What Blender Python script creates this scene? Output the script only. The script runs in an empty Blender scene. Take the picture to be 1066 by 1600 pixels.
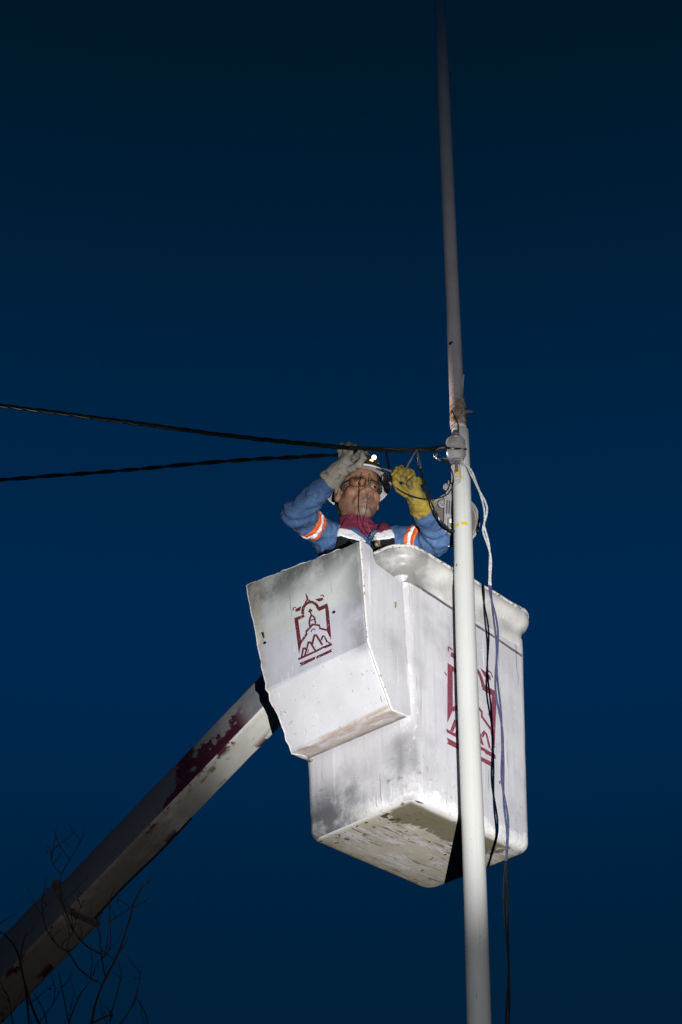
import bpy, bmesh, math, random
import numpy as np
from mathutils import Matrix, Vector, Euler
random.seed(7); RNG = np.random.default_rng(7)
S = bpy.context.scene
C = S.collection

# ------------------------------------------------------------------ camera
PITCH = math.radians(34.5); FPX = 3200.0
cam = bpy.data.cameras.new('camera'); camo = bpy.data.objects.new('camera', cam); C.objects.link(camo)
camo.location = (0, 0, 1.6); camo.rotation_euler = (math.pi/2 + PITCH, 0, 0)
cam.sensor_fit = 'VERTICAL'; cam.sensor_height = 36.0; cam.lens = 36.0*FPX/1600.0
cam.clip_start = 0.05; cam.clip_end = 2000
S.camera = camo
S.render.resolution_x = 682; S.render.resolution_y = 1024
S.view_settings.view_transform = 'Standard'; S.view_settings.look = 'None'
S.view_settings.exposure = 0.0; S.view_settings.gamma = 1.0

# ------------------------------------------------------------------ night sky
W = bpy.data.worlds.new('World'); S.world = W; W.use_nodes = True
wn = W.node_tree; wn.nodes.clear()
wo = wn.nodes.new('ShaderNodeOutputWorld'); wb = wn.nodes.new('ShaderNodeBackground')
sky = wn.nodes.new('ShaderNodeTexSky'); sky.sky_type = 'NISHITA'; sky.sun_disc = False
sky.sun_elevation = math.radians(-4.0); sky.sun_rotation = math.radians(10); sky.altitude = 1500
sky.ozone_density = 6.0; sky.dust_density = 0.3
wtc = wn.nodes.new('ShaderNodeTexCoord'); wsep = wn.nodes.new('ShaderNodeSeparateXYZ')
wn.links.new(wtc.outputs['Generated'], wsep.inputs[0])
wrmp = wn.nodes.new('ShaderNodeValToRGB')
wn.links.new(wsep.outputs['Z'], wrmp.inputs[0])
wrmp.color_ramp.interpolation = 'CARDINAL'
wel = wrmp.color_ramp.elements
wel[0].position = 0.0; wel[0].color = (0.0, 0.0095, 0.024, 1)
wel[1].position = 1.0; wel[1].color = (0.0, 0.0055, 0.0120, 1)
for ps, cl in [(0.36, (0.0, 0.0137, 0.0395, 1)), (0.43, (0.0, 0.0170, 0.0560, 1)), (0.50, (0.0, 0.0205, 0.0760, 1)), (0.565, (0.0, 0.0190, 0.0665, 1)), (0.64, (0.0, 0.0148, 0.0470, 1)), (0.71, (0.0, 0.0105, 0.0280, 1)), (0.76, (0.0, 0.0086, 0.0205, 1))]:
    e = wel.new(ps); e.color = cl
wadd = wn.nodes.new('ShaderNodeMix'); wadd.data_type = 'RGBA'; wadd.blend_type = 'ADD'
wadd.inputs['Factor'].default_value = 0.0008
wn.links.new(wrmp.outputs[0], wadd.inputs['A']); wn.links.new(sky.outputs[0], wadd.inputs['B'])
wn.links.new(wadd.outputs['Result'], wb.inputs[0]); wb.inputs[1].default_value = 1.0
wn.links.new(wb.outputs[0], wo.inputs[0])

# ------------------------------------------------------------------ work light position (lamp is built in its own builder below)
LAMP_POS = Vector((0.74, 0.10, 1.72)); LAMP_WATTS = 4200.0
LAMP_HALF = math.radians(7.8); SPILL_HALF = math.radians(20); SPILL = 0.13

# ================================================================== helpers
_r = np.array([1, 0, 0.]); _u = np.array([0, -math.sin(PITCH), math.cos(PITCH)]); _d = np.array([0, math.cos(PITCH), math.sin(PITCH)])
def at(px, py, Y):
    """survey point: direction measured in the photograph, at a chosen distance Y (metres) from the camera"""
    r = _r*(px-533)/FPX - _u*(py-800)/FPX + _d
    return np.array([0, 0, 1.6]) + r*Y/r[1]

def tag(o, label=None, cat=None, group=None, kind=None):
    if label: o['label'] = label
    if cat: o['category'] = cat
    if group: o['group'] = group
    if kind: o['kind'] = kind
    return o
def empty(name, loc=(0, 0, 0), rot=None, parent=None):
    o = bpy.data.objects.new(name, None); C.objects.link(o)
    o.location = loc; o.empty_display_size = 0.1
    if rot is not None: o.rotation_euler = rot
    if parent: o.parent = parent
    return o
def mesh_obj(name, V, Fc, mat=None, parent=None, smooth=True, angle=40, mats=None, fmat=None):
    me = bpy.data.meshes.new(name)
    me.from_pydata([tuple(map(float, v)) for v in V], [], [tuple(int(i) for i in f) for f in Fc])
    me.validate(); me.update()
    bm = bmesh.new(); bm.from_mesh(me); bmesh.ops.recalc_face_normals(bm, faces=bm.faces); bm.to_mesh(me); bm.free()
    if mats:
        for m in mats: me.materials.append(m)
        if fmat is not None: me.polygons.foreach_set('material_index', np.asarray(fmat, dtype=np.int32))
    elif mat: me.materials.append(mat)
    if smooth:
        me.polygons.foreach_set('use_smooth', [True]*len(me.polygons))
        if angle: me.set_sharp_from_angle(angle=math.radians(angle))
    o = bpy.data.objects.new(name, me); C.objects.link(o)
    if parent: o.parent = parent
    return o
class MB:
    """collects shapes into one mesh"""
    def __init__(self): self.V = []; self.F = []
    def add(self, V, F):
        n = len(self.V); self.V += [tuple(v) for v in V]; self.F += [tuple(i+n for i in f) for f in F]; return self
    def box(self, c, s, R=None, bev=0.0):
        c = np.array(c, float); h = np.array(s, float)/2
        bm = bmesh.new(); bmesh.ops.create_cube(bm, size=1)
        for v in bm.verts: v.co = Vector([v.co[i]*s[i] for i in range(3)])
        if bev: bmesh.ops.bevel(bm, geom=list(bm.edges), offset=bev, segments=2, affect='EDGES')
        bm.verts.index_update()
        V = np.array([v.co[:] for v in bm.verts]); F = [[v.index for v in f.verts] for f in bm.faces]; bm.free()
        if R is not None: V = V@np.array(R).T
        return self.add(V+c, F)
    def tube(self, P, r, n=10, cap=True):
        P = np.array(P, float); m = len(P)
        r = np.broadcast_to(np.array(r, float), (m,)) if np.ndim(r) <= 1 else r
        T = np.gradient(P, axis=0); T /= np.linalg.norm(T, axis=1)[:, None]+1e-12
        up = np.array([0, 0, 1.]) if abs(T[0][2]) < .9 else np.array([1., 0, 0])
        N = np.cross(T[0], up); N /= np.linalg.norm(N)
        V = []
        for i in range(m):
            N = N - T[i]*(N@T[i]); N /= np.linalg.norm(N)+1e-12; B = np.cross(T[i], N)
            for k in range(n):
                a = 2*math.pi*k/n; V.append(P[i]+r[i]*(math.cos(a)*N+math.sin(a)*B))
        F = [(i*n+k, i*n+(k+1) % n, (i+1)*n+(k+1) % n, (i+1)*n+k) for i in range(m-1) for k in range(n)]
        if cap: F += [tuple(range(n-1, -1, -1)), tuple((m-1)*n+k for k in range(n))]
        return self.add(V, F)
    def lathe(self, prof, M=None, n=32, close=False):
        """profile (radius, height) turned about local z"""
        V = []; m = len(prof)
        for r_, z in prof:
            for k in range(n):
                a = 2*math.pi*k/n; V.append((r_*math.cos(a), r_*math.sin(a), z))
        F = [(i*n+k, i*n+(k+1) % n, (i+1)*n+(k+1) % n, (i+1)*n+k) for i in range(m-1) for k in range(n)]
        if close: F += [((m-1)*n+k, (m-1)*n+(k+1) % n, (k+1) % n, k) for k in range(n)]
        else: F += [tuple(range(n-1, -1, -1)), tuple((m-1)*n+k for k in range(n))]
        V = np.array(V)
        if M is not None: V = V@np.array(M)[:3, :3].T+np.array(M)[:3, 3]
        return self.add(V, F)
    def build(self, name, mat, parent=None, smooth=True, angle=40): return mesh_obj(name, self.V, self.F, mat, parent, smooth, angle)
def frame(o, z, x=(1, 0, 0)):
    """4x4 with the local z axis along z"""
    z = np.array(z, float); z /= np.linalg.norm(z); x = np.array(x, float); x = x-z*(x@z); x /= np.linalg.norm(x); y = np.cross(z, x)
    M = np.eye(4); M[:3, 0] = x; M[:3, 1] = y; M[:3, 2] = z; M[:3, 3] = o; return M
def spline(P, n=12):
    P = np.array(P, float); Q = np.vstack([2*P[0]-P[1], P, 2*P[-1]-P[-2]]); out = []
    for i in range(1, len(Q)-2):
        p0, p1, p2, p3 = Q[i-1:i+3]
        for t in np.linspace(0, 1, n, endpoint=False):
            out.append(.5*((2*p1)+(-p0+p2)*t+(2*p0-5*p1+4*p2-p3)*t*t+(-p0+3*p1-3*p2+p3)*t**3))
    out.append(P[-1]); return np.array(out)
def helix(P, off, turns, ph=0):
    """a strand winding round the path P"""
    P = np.array(P); T = np.gradient(P, axis=0); T /= np.linalg.norm(T, axis=1)[:, None]
    L = np.r_[0, np.cumsum(np.linalg.norm(np.diff(P, axis=0), axis=1))]; L /= L[-1]
    up = np.array([0, 1., 0]) if abs(T[0][1]) < .9 else np.array([1., 0, 0]); N = np.cross(T[0], up); out = []
    for i in range(len(P)):
        N = N-T[i]*(N@T[i]); N /= np.linalg.norm(N); B = np.cross(T[i], N); a = ph+2*math.pi*turns*L[i]+.5*math.sin(L[i]*23)
        out.append(P[i]+off*(math.cos(a)*N+math.sin(a)*B))
    return np.array(out)

# ---- smooth value noise for shaping meshes
def vnoise(P, scale, seed=0):
    P = np.asarray(P, float)*scale+seed*17.31; i = np.floor(P).astype(np.int64); f = P-i; f = f*f*(3-2*f); r = 0
    for dx in (0, 1):
        for dy in (0, 1):
            for dz in (0, 1):
                h = (i[..., 0]+dx)*374761393+(i[..., 1]+dy)*668265263+(i[..., 2]+dz)*2147483647+seed*974711
                h = (h ^ (h >> 13))*1274126177; h = ((h ^ (h >> 16)) & 0xffff)/65535.0
                r = r+h*(f[..., 0] if dx else 1-f[..., 0])*(f[..., 1] if dy else 1-f[..., 1])*(f[..., 2] if dz else 1-f[..., 2])
    return r*2-1

# ------------------------------------------------------------------ node helpers
class Mat:
    def __init__(self, name, rough=.6, metal=0.0, spec=.4):
        self.m = bpy.data.materials.new(name); self.m.use_nodes = True; self.t = self.m.node_tree
        self.b = self.t.nodes['Principled BSDF']; self.b.inputs['Roughness'].default_value = rough
        self.b.inputs['Metallic'].default_value = metal; self.b.inputs['Specular IOR Level'].default_value = spec
        self._co = None
    def L(self, a, b): self.t.links.new(a, b)
    def put(self, sock, v):
        if isinstance(v, bpy.types.NodeSocket): self.L(v, sock)
        else:
            if sock.type == 'RGBA' and len(v) == 3: v = (*v, 1)
            sock.default_value = v
    @property
    def co(self):
        if self._co is None: self._co = self.t.nodes.new('ShaderNodeTexCoord').outputs['Object']
        return self._co
    def xyz(self):
        s = self.t.nodes.new('ShaderNodeSeparateXYZ'); self.L(self.co, s.inputs[0]); return s.outputs
    def scaled(self, s, loc=(0, 0, 0), rot=(0, 0, 0)):
        m = self.t.nodes.new('ShaderNodeMapping'); self.L(self.co, m.inputs[0]); m.inputs['Scale'].default_value = s
        m.inputs['Location'].default_value = loc; m.inputs['Rotation'].default_value = rot; return m.outputs[0]
    def noise(self, scale, detail=5, rough=.6, vec=None, dist=0.0):
        n = self.t.nodes.new('ShaderNodeTexNoise'); self.L(vec or self.co, n.inputs['Vector'])
        n.inputs['Scale'].default_value = scale; n.inputs['Detail'].default_value = detail
        n.inputs['Roughness'].default_value = rough; n.inputs['Distortion'].default_value = dist; return n.outputs['Fac']
    def rng(self, v, a, b, c=0.0, d=1.0):
        n = self.t.nodes.new('ShaderNodeMapRange'); n.interpolation_type = 'SMOOTHSTEP'; self.put(n.inputs[0], v)
        for i, x in enumerate((a, b, c, d)): n.inputs[i+1].default_value = x
        return n.outputs[0]
    def math(self, op, a, b=0.0, clamp=False):
        n = self.t.nodes.new('ShaderNodeMath'); n.operation = op; n.use_clamp = clamp; self.put(n.inputs[0], a); self.put(n.inputs[1], b); return n.outputs[0]
    def mul(self, a, b): return self.math('MULTIPLY', a, b)
    def mix(self, f, a, b, mode='MIX'):
        n = self.t.nodes.new('ShaderNodeMix'); n.data_type = 'RGBA'; n.blend_type = mode
        self.put(n.inputs['Factor'], f); self.put(n.inputs['A'], a); self.put(n.inputs['B'], b); return n.outputs['Result']
    def attr(self, name):
        n = self.t.nodes.new('ShaderNodeAttribute'); n.attribute_name = name; return n.outputs['Fac']
    def col(self, v): self.put(self.b.inputs['Base Color'], v); return self
    def rough(self, v): self.put(self.b.inputs['Roughness'], v); return self
    def bump(self, h, strength=.2, dist=.003):
        n = self.t.nodes.new('ShaderNodeBump'); n.inputs['Strength'].default_value = strength; n.inputs['Distance'].default_value = dist
        self.L(h, n.inputs['Height']); self.L(n.outputs[0], self.b.inputs['Normal']); return self
def simple(name, c, rough=.6, metal=0.0, var=.25, scale=30, bump=.1, bscale=None, spec=.4):
    m = Mat(name, rough, metal, spec); n = m.noise(scale)
    m.col(m.mix(m.rng(n, .3, .7), tuple(x*(1-var) for x in c), tuple(min(1, x*(1+var*.6)) for x in c)))
    if bump: m.bump(m.noise(bscale or scale*3), bump, .002)
    return m.m

# ================================================================== SDF modelling for the figure
class SDF:
    def __init__(self): self.p = []
    def add(self, f, lo, hi, k=.02, op='u'): self.p.append((f, np.minimum(lo, hi), np.maximum(lo, hi), k, op)); return self
    def cone(self, a, b, ra, rb, k=.02, op='u'):
        a = np.array(a, float); b = np.array(b, float); ab = b-a; L2 = ab@ab+1e-12; R = max(ra, rb)
        def f(P):
            t = np.clip(((P-a)@ab)/L2, 0, 1); return np.linalg.norm(P-a-t[..., None]*ab, axis=-1)-(ra+(rb-ra)*t)
        return self.add(f, np.minimum(a, b)-R, np.maximum(a, b)+R, k, op)
    def ell(self, c, r, M=None, k=.02, op='u'):
        c = np.array(c, float); r = np.array(r, float); M = np.eye(3) if M is None else np.array(M); R = r.max()
        def f(P):
            q = (P-c)@M; k0 = np.linalg.norm(q/r, axis=-1); k1 = np.linalg.norm(q/(r*r), axis=-1)+1e-9; return k0*(k0-1)/k1
        return self.add(f, c-R, c+R, k, op)
    def grid(self, xs, ys, zs):
        D = np.full((len(xs), len(ys), len(zs)), .2)
        for f, lo, hi, k, op in self.p:
            m = k+.07
            s = [slice(max(0, np.searchsorted(g, lo[i]-m)-1), np.searchsorted(g, hi[i]+m)+1) for i, g in enumerate((xs, ys, zs))]
            if any(x.stop-x.start < 1 for x in s): continue
            P = np.stack(np.meshgrid(xs[s[0]], ys[s[1]], zs[s[2]], indexing='ij'), -1)
            d = f(P); e = D[tuple(s)]
            if op == 'u': h = np.clip(.5+.5*(e-d)/k, 0, 1); D[tuple(s)] = e+(d-e)*h-k*h*(1-h)
            else: h = np.clip(.5-.5*(e+d)/k, 0, 1); D[tuple(s)] = e+(-d-e)*h+k*h*(1-h)
        return D
def nets(D, xs, ys, zs):
    """naive surface nets on a rectilinear grid"""
    g = (xs, ys, zs); ins = D < 0; nx, ny, nz = (n-1 for n in D.shape)
    cnt = np.zeros((nx, ny, nz)); acc = np.zeros((nx, ny, nz, 3)); G = np.stack(np.meshgrid(*g, indexing='ij'), -1)
    cor = [(i, j, k) for i in (0, 1) for j in (0, 1) for k in (0, 1)]
    for a in cor:
        for ax in range(3):
            if a[ax]: continue
            b = list(a); b[ax] = 1
            sa = tuple(slice(a[i], a[i]+(nx, ny, nz)[i]) for i in range(3)); sb = tuple(slice(b[i], b[i]+(nx, ny, nz)[i]) for i in range(3))
            x = ins[sa] != ins[sb]
            if not x.any(): continue
            da = D[sa][x]; db = D[sb][x]; t = (da/(da-db))[:, None]
            acc[x] += G[sa][x]*(1-t)+G[sb][x]*t; cnt[x] += 1
    act = cnt > 0; idx = np.full((nx, ny, nz), -1); idx[act] = np.arange(act.sum()); V = acc[act]/cnt[act][:, None]; F = []
    for ax in range(3):
        sl0 = [slice(1, n) for n in (nx, ny, nz)]; sl0[ax] = slice(0, (nx, ny, nz)[ax]); sl1 = list(sl0); sl1[ax] = slice(1, (nx, ny, nz)[ax]+1)
        x = ins[tuple(sl0)] != ins[tuple(sl1)]; I = np.argwhere(x)+np.array([s.start for s in sl0])
        if not len(I): continue
        b, c = [(1, 2), (2, 0), (0, 1)][ax]; eb = np.eye(3, dtype=int)[b]; ec = np.eye(3, dtype=int)[c]
        q = np.stack([idx[tuple((I-o).T)] for o in (eb+ec, ec, 0*eb, eb)], 1); q = q[(q >= 0).all(1)]; F.append(q)
    return V, np.vstack(F)
def ar(a, b, s): return np.arange(a, b+s, s)

# ================================================================== materials
def paint_common(m, base, dirty, dirt_lo=.42, dirt_hi=.72):
    big = m.noise(4.2, 3, .5); mid = m.noise(16, 6, .65); fine = m.noise(90, 4, .6)
    c = m.mix(m.rng(big, .35, .7), base, tuple(x*.86 for x in base))
    c = m.mix(m.mul(m.rng(m.noise(6.0, 4, .55, m.scaled((1, 1, .8), (3, 1, 2))), dirt_lo, dirt_hi), .65), c, dirty)
    c = m.mix(m.mul(m.rng(mid, .5, .8), .35), c, tuple(x*.7 for x in base))
    c = m.mix(m.mul(m.rng(fine, .62, .75), .3), c, (.82, .82, .83))
    return c, fine, mid
def mat_bucket():
    m = Mat('worn_white_fibreglass_paint', .42, spec=.45); x, y, z = m.xyz()
    c, fine, mid = paint_common(m, (.665, .66, .695), (.36, .355, .385), .48, .78)
    # scuffed white edge along the near corner, the bottom edge and random knocks
    cx = m.mul(m.rng(x, -.30, -.335), m.rng(x, -.392, -.380)); cy = m.rng(y, -.235, -.275); corner = m.math('MULTIPLY', cx, cy)
    low = m.mul(m.rng(z, .095, .03), 1.9); e = m.math('MAXIMUM', corner, low)
    n1 = m.noise(26, 8, .72, m.scaled((1, 1, .45)))
    scuff = m.rng(m.math('ADD', n1, m.mul(e, .135)), .66, .715)
    c = m.mix(m.mul(scuff, .85), c, (.84, .835, .83))
    stk = m.rng(m.noise(48, 6, .7, m.scaled((1, 1, .05), (3, 3, 3))), .45, .70); c = m.mix(m.mul(stk, .30), c, (.40, .385, .385))
    flk = m.rng(m.noise(150, 2, .5, m.scaled((1, 1, .6))), .69, .72); c = m.mix(m.mul(flk, .8), c, (.86, .86, .86))
    drip = m.mul(m.rng(m.noise(30, 3, .6, m.scaled((1, 1, .03), (7, 1, 0))), .66, .72), m.rng(z, .35, .8)); c = m.mix(m.mul(drip, .35), c, (.34, .25, .17))
    for k_, (rot_, lo_, cl_) in enumerate((((.5, .3, .2), .70, (.86, .86, .86)), ((-.6, .2, .5), .715, (.86, .86, .86)), ((.9, -.4, .1), .71, (.18, .175, .18)), ((.25, .1, -.3), .72, (.20, .19, .19)))):
        ln_ = m.rng(m.noise(60, 2, .5, m.scaled((1, 1, .035), (k_*3., k_, 2), rot_)), lo_, lo_+.015); c = m.mix(m.mul(ln_, .6), c, cl_)
    chp = m.rng(m.math('ADD', m.noise(55, 7, .75), m.mul(e, .05)), .735, .75); c = m.mix(chp, c, (.25, .20, .14))
    scratch = m.rng(m.noise(34, 3, .7, m.scaled((1, 1, .06), rot=(0, .06, .1))), .68, .71)
    c = m.mix(m.mul(scratch, .6), c, (.84, .84, .85))
    # sooty bloom low on the left face and beside the scuffed corner
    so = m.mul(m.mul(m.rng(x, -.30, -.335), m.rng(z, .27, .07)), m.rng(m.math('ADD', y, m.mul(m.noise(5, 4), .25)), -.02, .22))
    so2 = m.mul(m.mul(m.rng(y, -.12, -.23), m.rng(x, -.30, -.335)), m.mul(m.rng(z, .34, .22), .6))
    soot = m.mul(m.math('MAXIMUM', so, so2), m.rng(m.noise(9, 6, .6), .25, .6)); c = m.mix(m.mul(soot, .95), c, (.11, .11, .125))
    # dark scrapes low on the left face
    dk = m.mul(m.rng(m.noise(40, 6, .7, m.scaled((1, .35, 1), rot=(.7, 0, 0))), .58, .70), m.mul(m.rng(z, .30, .08), m.rng(z, .02, .07)))
    c = m.mix(m.mul(dk, .8), c, (.10, .10, .11))
    # rusty runs near the corner
    rs = m.mul(m.rng(m.noise(60, 4, .6, m.scaled((1, 1, .05))), .60, .70), m.mul(corner, m.rng(z, .45, .7)))
    c = m.mix(m.mul(rs, .5), c, (.42, .24, .10))
    m.col(c); m.rough(m.rng(mid, .3, .8, .34, .6)); m.bump(m.math('ADD', fine, m.mul(scuff, .8)), .18, .002); return m.m
def mat_bottom():
    m = Mat('bucket_bottom_weathered', .62); x, y, z = m.xyz()
    n = m.noise(9, 6, .6); c = m.mix(m.rng(n, .35, .7), (.57, .53, .44), (.45, .41, .33))
    c = m.mix(m.rng(m.noise(14, 8, .75, m.scaled((.35, 1.6, 1), rot=(0, 0, .5))), .50, .58), c, (.66, .65, .66))
    c = m.mix(m.mul(m.rng(m.noise(20, 8, .75, m.scaled((.25, 1.8, 1), (4, 4, 0), rot=(0, 0, .5))), .545, .62), .85), c, (.10, .10, .10))
    # bare laminate showing near the front corner and right edge
    w = m.math('ADD', y, m.mul(m.math('SUBTRACT', m.noise(7, 8, .74, m.scaled((1, .5, 1), (5, 0, 0), (0, 0, .35))), .5), .42))
    v = m.math('ADD', x, m.mul(m.math('SUBTRACT', m.noise(9, 8, .74, m.scaled((1, 1, 1), (1, 3, 0))), .5), .40))
    bare = m.mul(m.mul(m.rng(w, -.105, -.118), m.rng(v, .26, .245)), m.rng(m.math('ADD', y, m.mul(m.noise(22, 4), .02)), -.232, -.224))
    c = m.mix(m.mul(bare, .9), c, m.mix(m.noise(26, 6), (.12, .10, .055), (.21, .18, .115)))
    c = m.mix(m.rng(m.noise(30, 3, .5, m.scaled((1, 1, 1), (2, 7, 0))), .66, .68), c, (.10, .085, .045))
    chip = m.mul(m.rng(m.noise(17, 4, .55, m.scaled((1, 1, 1), (9, 2, 0))), .58, .60), m.rng(x, -.20, -.25)); chip = m.mul(chip, m.rng(x, -.318, -.308))
    ed = m.math('MAXIMUM', m.rng(x, -.305, -.335), m.rng(y, -.22, -.25))
    c = m.mix(m.mul(ed, m.rng(m.noise(18, 6, .7), .36, .44)), c, (.78, .77, .74))
    c = m.mix(m.mul(m.math('MAXIMUM', m.rng(x, .29, .33), m.rng(y, .21, .25)), m.rng(m.noise(16, 5), .4, .6)), c, (.42, .35, .22)); c = m.mix(chip, c, (.085, .07, .04))
    m.col(c); m.bump(m.noise(70), .35, .002); return m.m
def mat_rim():
    m = Mat('moulded_rim_grey_white', .4); x, y, z = m.xyz()
    c, fine, mid = paint_common(m, (.63, .62, .60), (.22, .215, .21), .46, .70)
    c = m.mix(m.rng(m.math('ADD', m.noise(45, 6, .7), m.rng(z, 1.045, 1.07, 0, .16)), .70, .78), c, (.20, .195, .18))
    c = m.mix(m.rng(m.noise(70, 5, .7, m.scaled((1, 1, .6), (2, 2, 2))), .66, .70), c, (.85, .84, .82))
    sm = m.mul(m.mul(m.rng(x, -.16, -.30), m.rng(y, -.05, -.2)), m.rng(m.noise(8, 4), .3, .6)); c = m.mix(m.mul(sm, .75), c, (.17, .165, .16))
    m.col(c); m.bump(fine, .2, .002); return m.m
def mat_cover():
    m = Mat('cover_white_paint', .45); x, y, z = m.xyz()
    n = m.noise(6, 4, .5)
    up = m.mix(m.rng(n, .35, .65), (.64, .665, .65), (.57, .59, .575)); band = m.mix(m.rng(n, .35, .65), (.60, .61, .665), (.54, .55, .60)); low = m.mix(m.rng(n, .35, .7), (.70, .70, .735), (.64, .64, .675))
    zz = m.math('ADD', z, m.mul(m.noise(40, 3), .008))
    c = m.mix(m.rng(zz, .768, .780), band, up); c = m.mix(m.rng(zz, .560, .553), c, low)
    # soot-grey overspray toward the top and the right edge
    soot = m.math('MAXIMUM', m.mul(m.rng(z, .84, 1.02), .95), m.mul(m.mul(m.rng(y, -.13, -.28), m.rng(z, .50, .56)), .65))
    soot = m.mul(soot, m.rng(m.noise(7, 5, .6), .22, .6)); c = m.mix(soot, c, (.10, .10, .10))
    stain = m.mul(m.rng(m.noise(30, 6, .7), .6, .74), m.mul(m.rng(y, .10, .24), m.rng(z, .60, .45)))
    c = m.mix(m.mul(stain, .85), c, (.16, .16, .19))
    c = m.mix(m.mul(m.rng(m.noise(120, 3), .70, .74), .7), c, (.12, .11, .11))
    c = m.mix(m.mul(m.rng(m.noise(40, 7, .75, m.scaled((1, .35, 1), rot=(.4, 0, 0))), .66, .72), .6), c, (.80, .80, .80))
    for k_, (rot_, lo_, cl_) in enumerate((((.5, .3, .2), .69, (.84, .84, .84)), ((-.7, .2, .5), .70, (.22, .22, .22)))):
        ln_ = m.rng(m.noise(60, 2, .5, m.scaled((1, 1, .04), (k_*3., k_+4., 2), rot_)), lo_, lo_+.015); c = m.mix(m.mul(ln_, .55), c, cl_)
    grn = m.rng(m.noise(200, 3, .6), .35, .7); c = m.mix(m.mul(grn, .14), c, (.35, .35, .36))
    yl = m.mul(m.rng(y, .21, .29), m.rng(m.noise(35, 6, .7), .40, .58)); c = m.mix(m.mul(yl, .7), c, (.42, .39, .28))
    bot = m.mul(m.rng(z, .335, .318), m.rng(m.noise(40, 6, .65, m.scaled((1, .3, 1))), .3, .6)); c = m.mix(m.mul(bot, .75), c, (.36, .25, .16))
    m.col(c); m.bump(m.noise(80, 5), .2, .002); return m.m
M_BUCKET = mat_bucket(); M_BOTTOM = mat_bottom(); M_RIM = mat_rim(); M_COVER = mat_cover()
def mat_chip(name, a, b_, s=40, lo=.52, hi=.56):
    m = Mat(name, .6); m.col(m.mix(m.rng(m.noise(s, 6, .7), lo, hi), a, b_)); m.bump(m.noise(s*2), .4, .003); return m.m
M_EDGE = mat_chip('chipped_edge', (.70, .69, .67), (.30, .24, .17), 48, .55, .62)
def mat_emblem(name, c1, c2):
    m = Mat(name, .5); c = m.mix(m.noise(20, 4), c1, c2)
    c = m.mix(m.rng(m.noise(95, 7, .75), .60, .64), c, (.60, .58, .61)); m.col(c); return m.m
M_EMB = mat_emblem('maroon_stencil_paint', (.105, .016, .030), (.15, .028, .045))
M_EMB2 = mat_emblem('faded_maroon_stencil_paint', (.20, .040, .070), (.25, .065, .10))
M_BLACK = simple('black_rubber', (.012, .012, .013), .42, var=.4, scale=60)
M_DARK = simple('dark_inside', (.05, .05, .05), .8)
def mat_pole():
    m = Mat('white_pole_paint', .38, spec=.5); x, y, z = m.xyz()
    c = m.mix(m.rng(m.noise(9, 4, .5, m.scaled((1, 1, .15))), .35, .7), (.60, .61, .59), (.545, .555, .525))
    c = m.mix(m.mul(m.rng(m.noise(30, 6, .7, m.scaled((1, 1, .1))), .60, .72), .35), c, (.50, .49, .40))
    c = m.mix(m.rng(m.noise(26, 2, .5, m.scaled((1, 1, .5))), .752, .765), c, (.10, .09, .07))
    sc = m.rng(m.noise(70, 3, .6, m.scaled((1, 1, .12), (2, 1, 3))), .70, .72); c = m.mix(m.mul(sc, .7), c, (.30, .28, .23))
    bn = m.rng(m.noise(3.2, 2, .4, m.scaled((.01, .01, 1))), .60, .66); c = m.mix(m.mul(bn, .25), c, (.45, .43, .36))
    m.col(c); m.bump(m.noise(60), .10, .003); return m.m
def mat_upper():
    m = Mat('upper_tube_paint', .6); x, y, z = m.xyz()
    c = m.mix(m.rng(m.noise(7, 4), .35, .7), (.52, .475, .45), (.44, .40, .385))
    n = m.noise(22, 8, .75); zr = m.rng(z, RUST_Z+.28, RUST_Z+.02)
    c = m.mix(m.mul(zr, m.rng(n, .38, .62)), c, (.30, .14, .06)); c = m.mix(m.mul(zr, m.rng(m.noise(40, 8, .75), .55, .62)), c, (.05, .03, .02))
    c = m.mix(m.rng(m.noise(22, 2, .5), .735, .75), c, (.04, .03, .03))
    m.col(c); m.bump(n, .3, .004); return m.m

# ================================================================== ground (below the view, down to the horizon)
gm = Mat('packed_earth', .9); gm.col(gm.mix(gm.noise(1.2, 8), (.07, .06, .05), (.12, .10, .08))); gm.bump(gm.noise(9), .4, .02)
g = mesh_obj('ground', [(-400, -400, 0), (400, -400, 0), (400, 400, 0), (-400, 400, 0)], [(0, 1, 2, 3)], gm.m); tag(g, 'bare earth ground below the lift', kind='structure')

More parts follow.
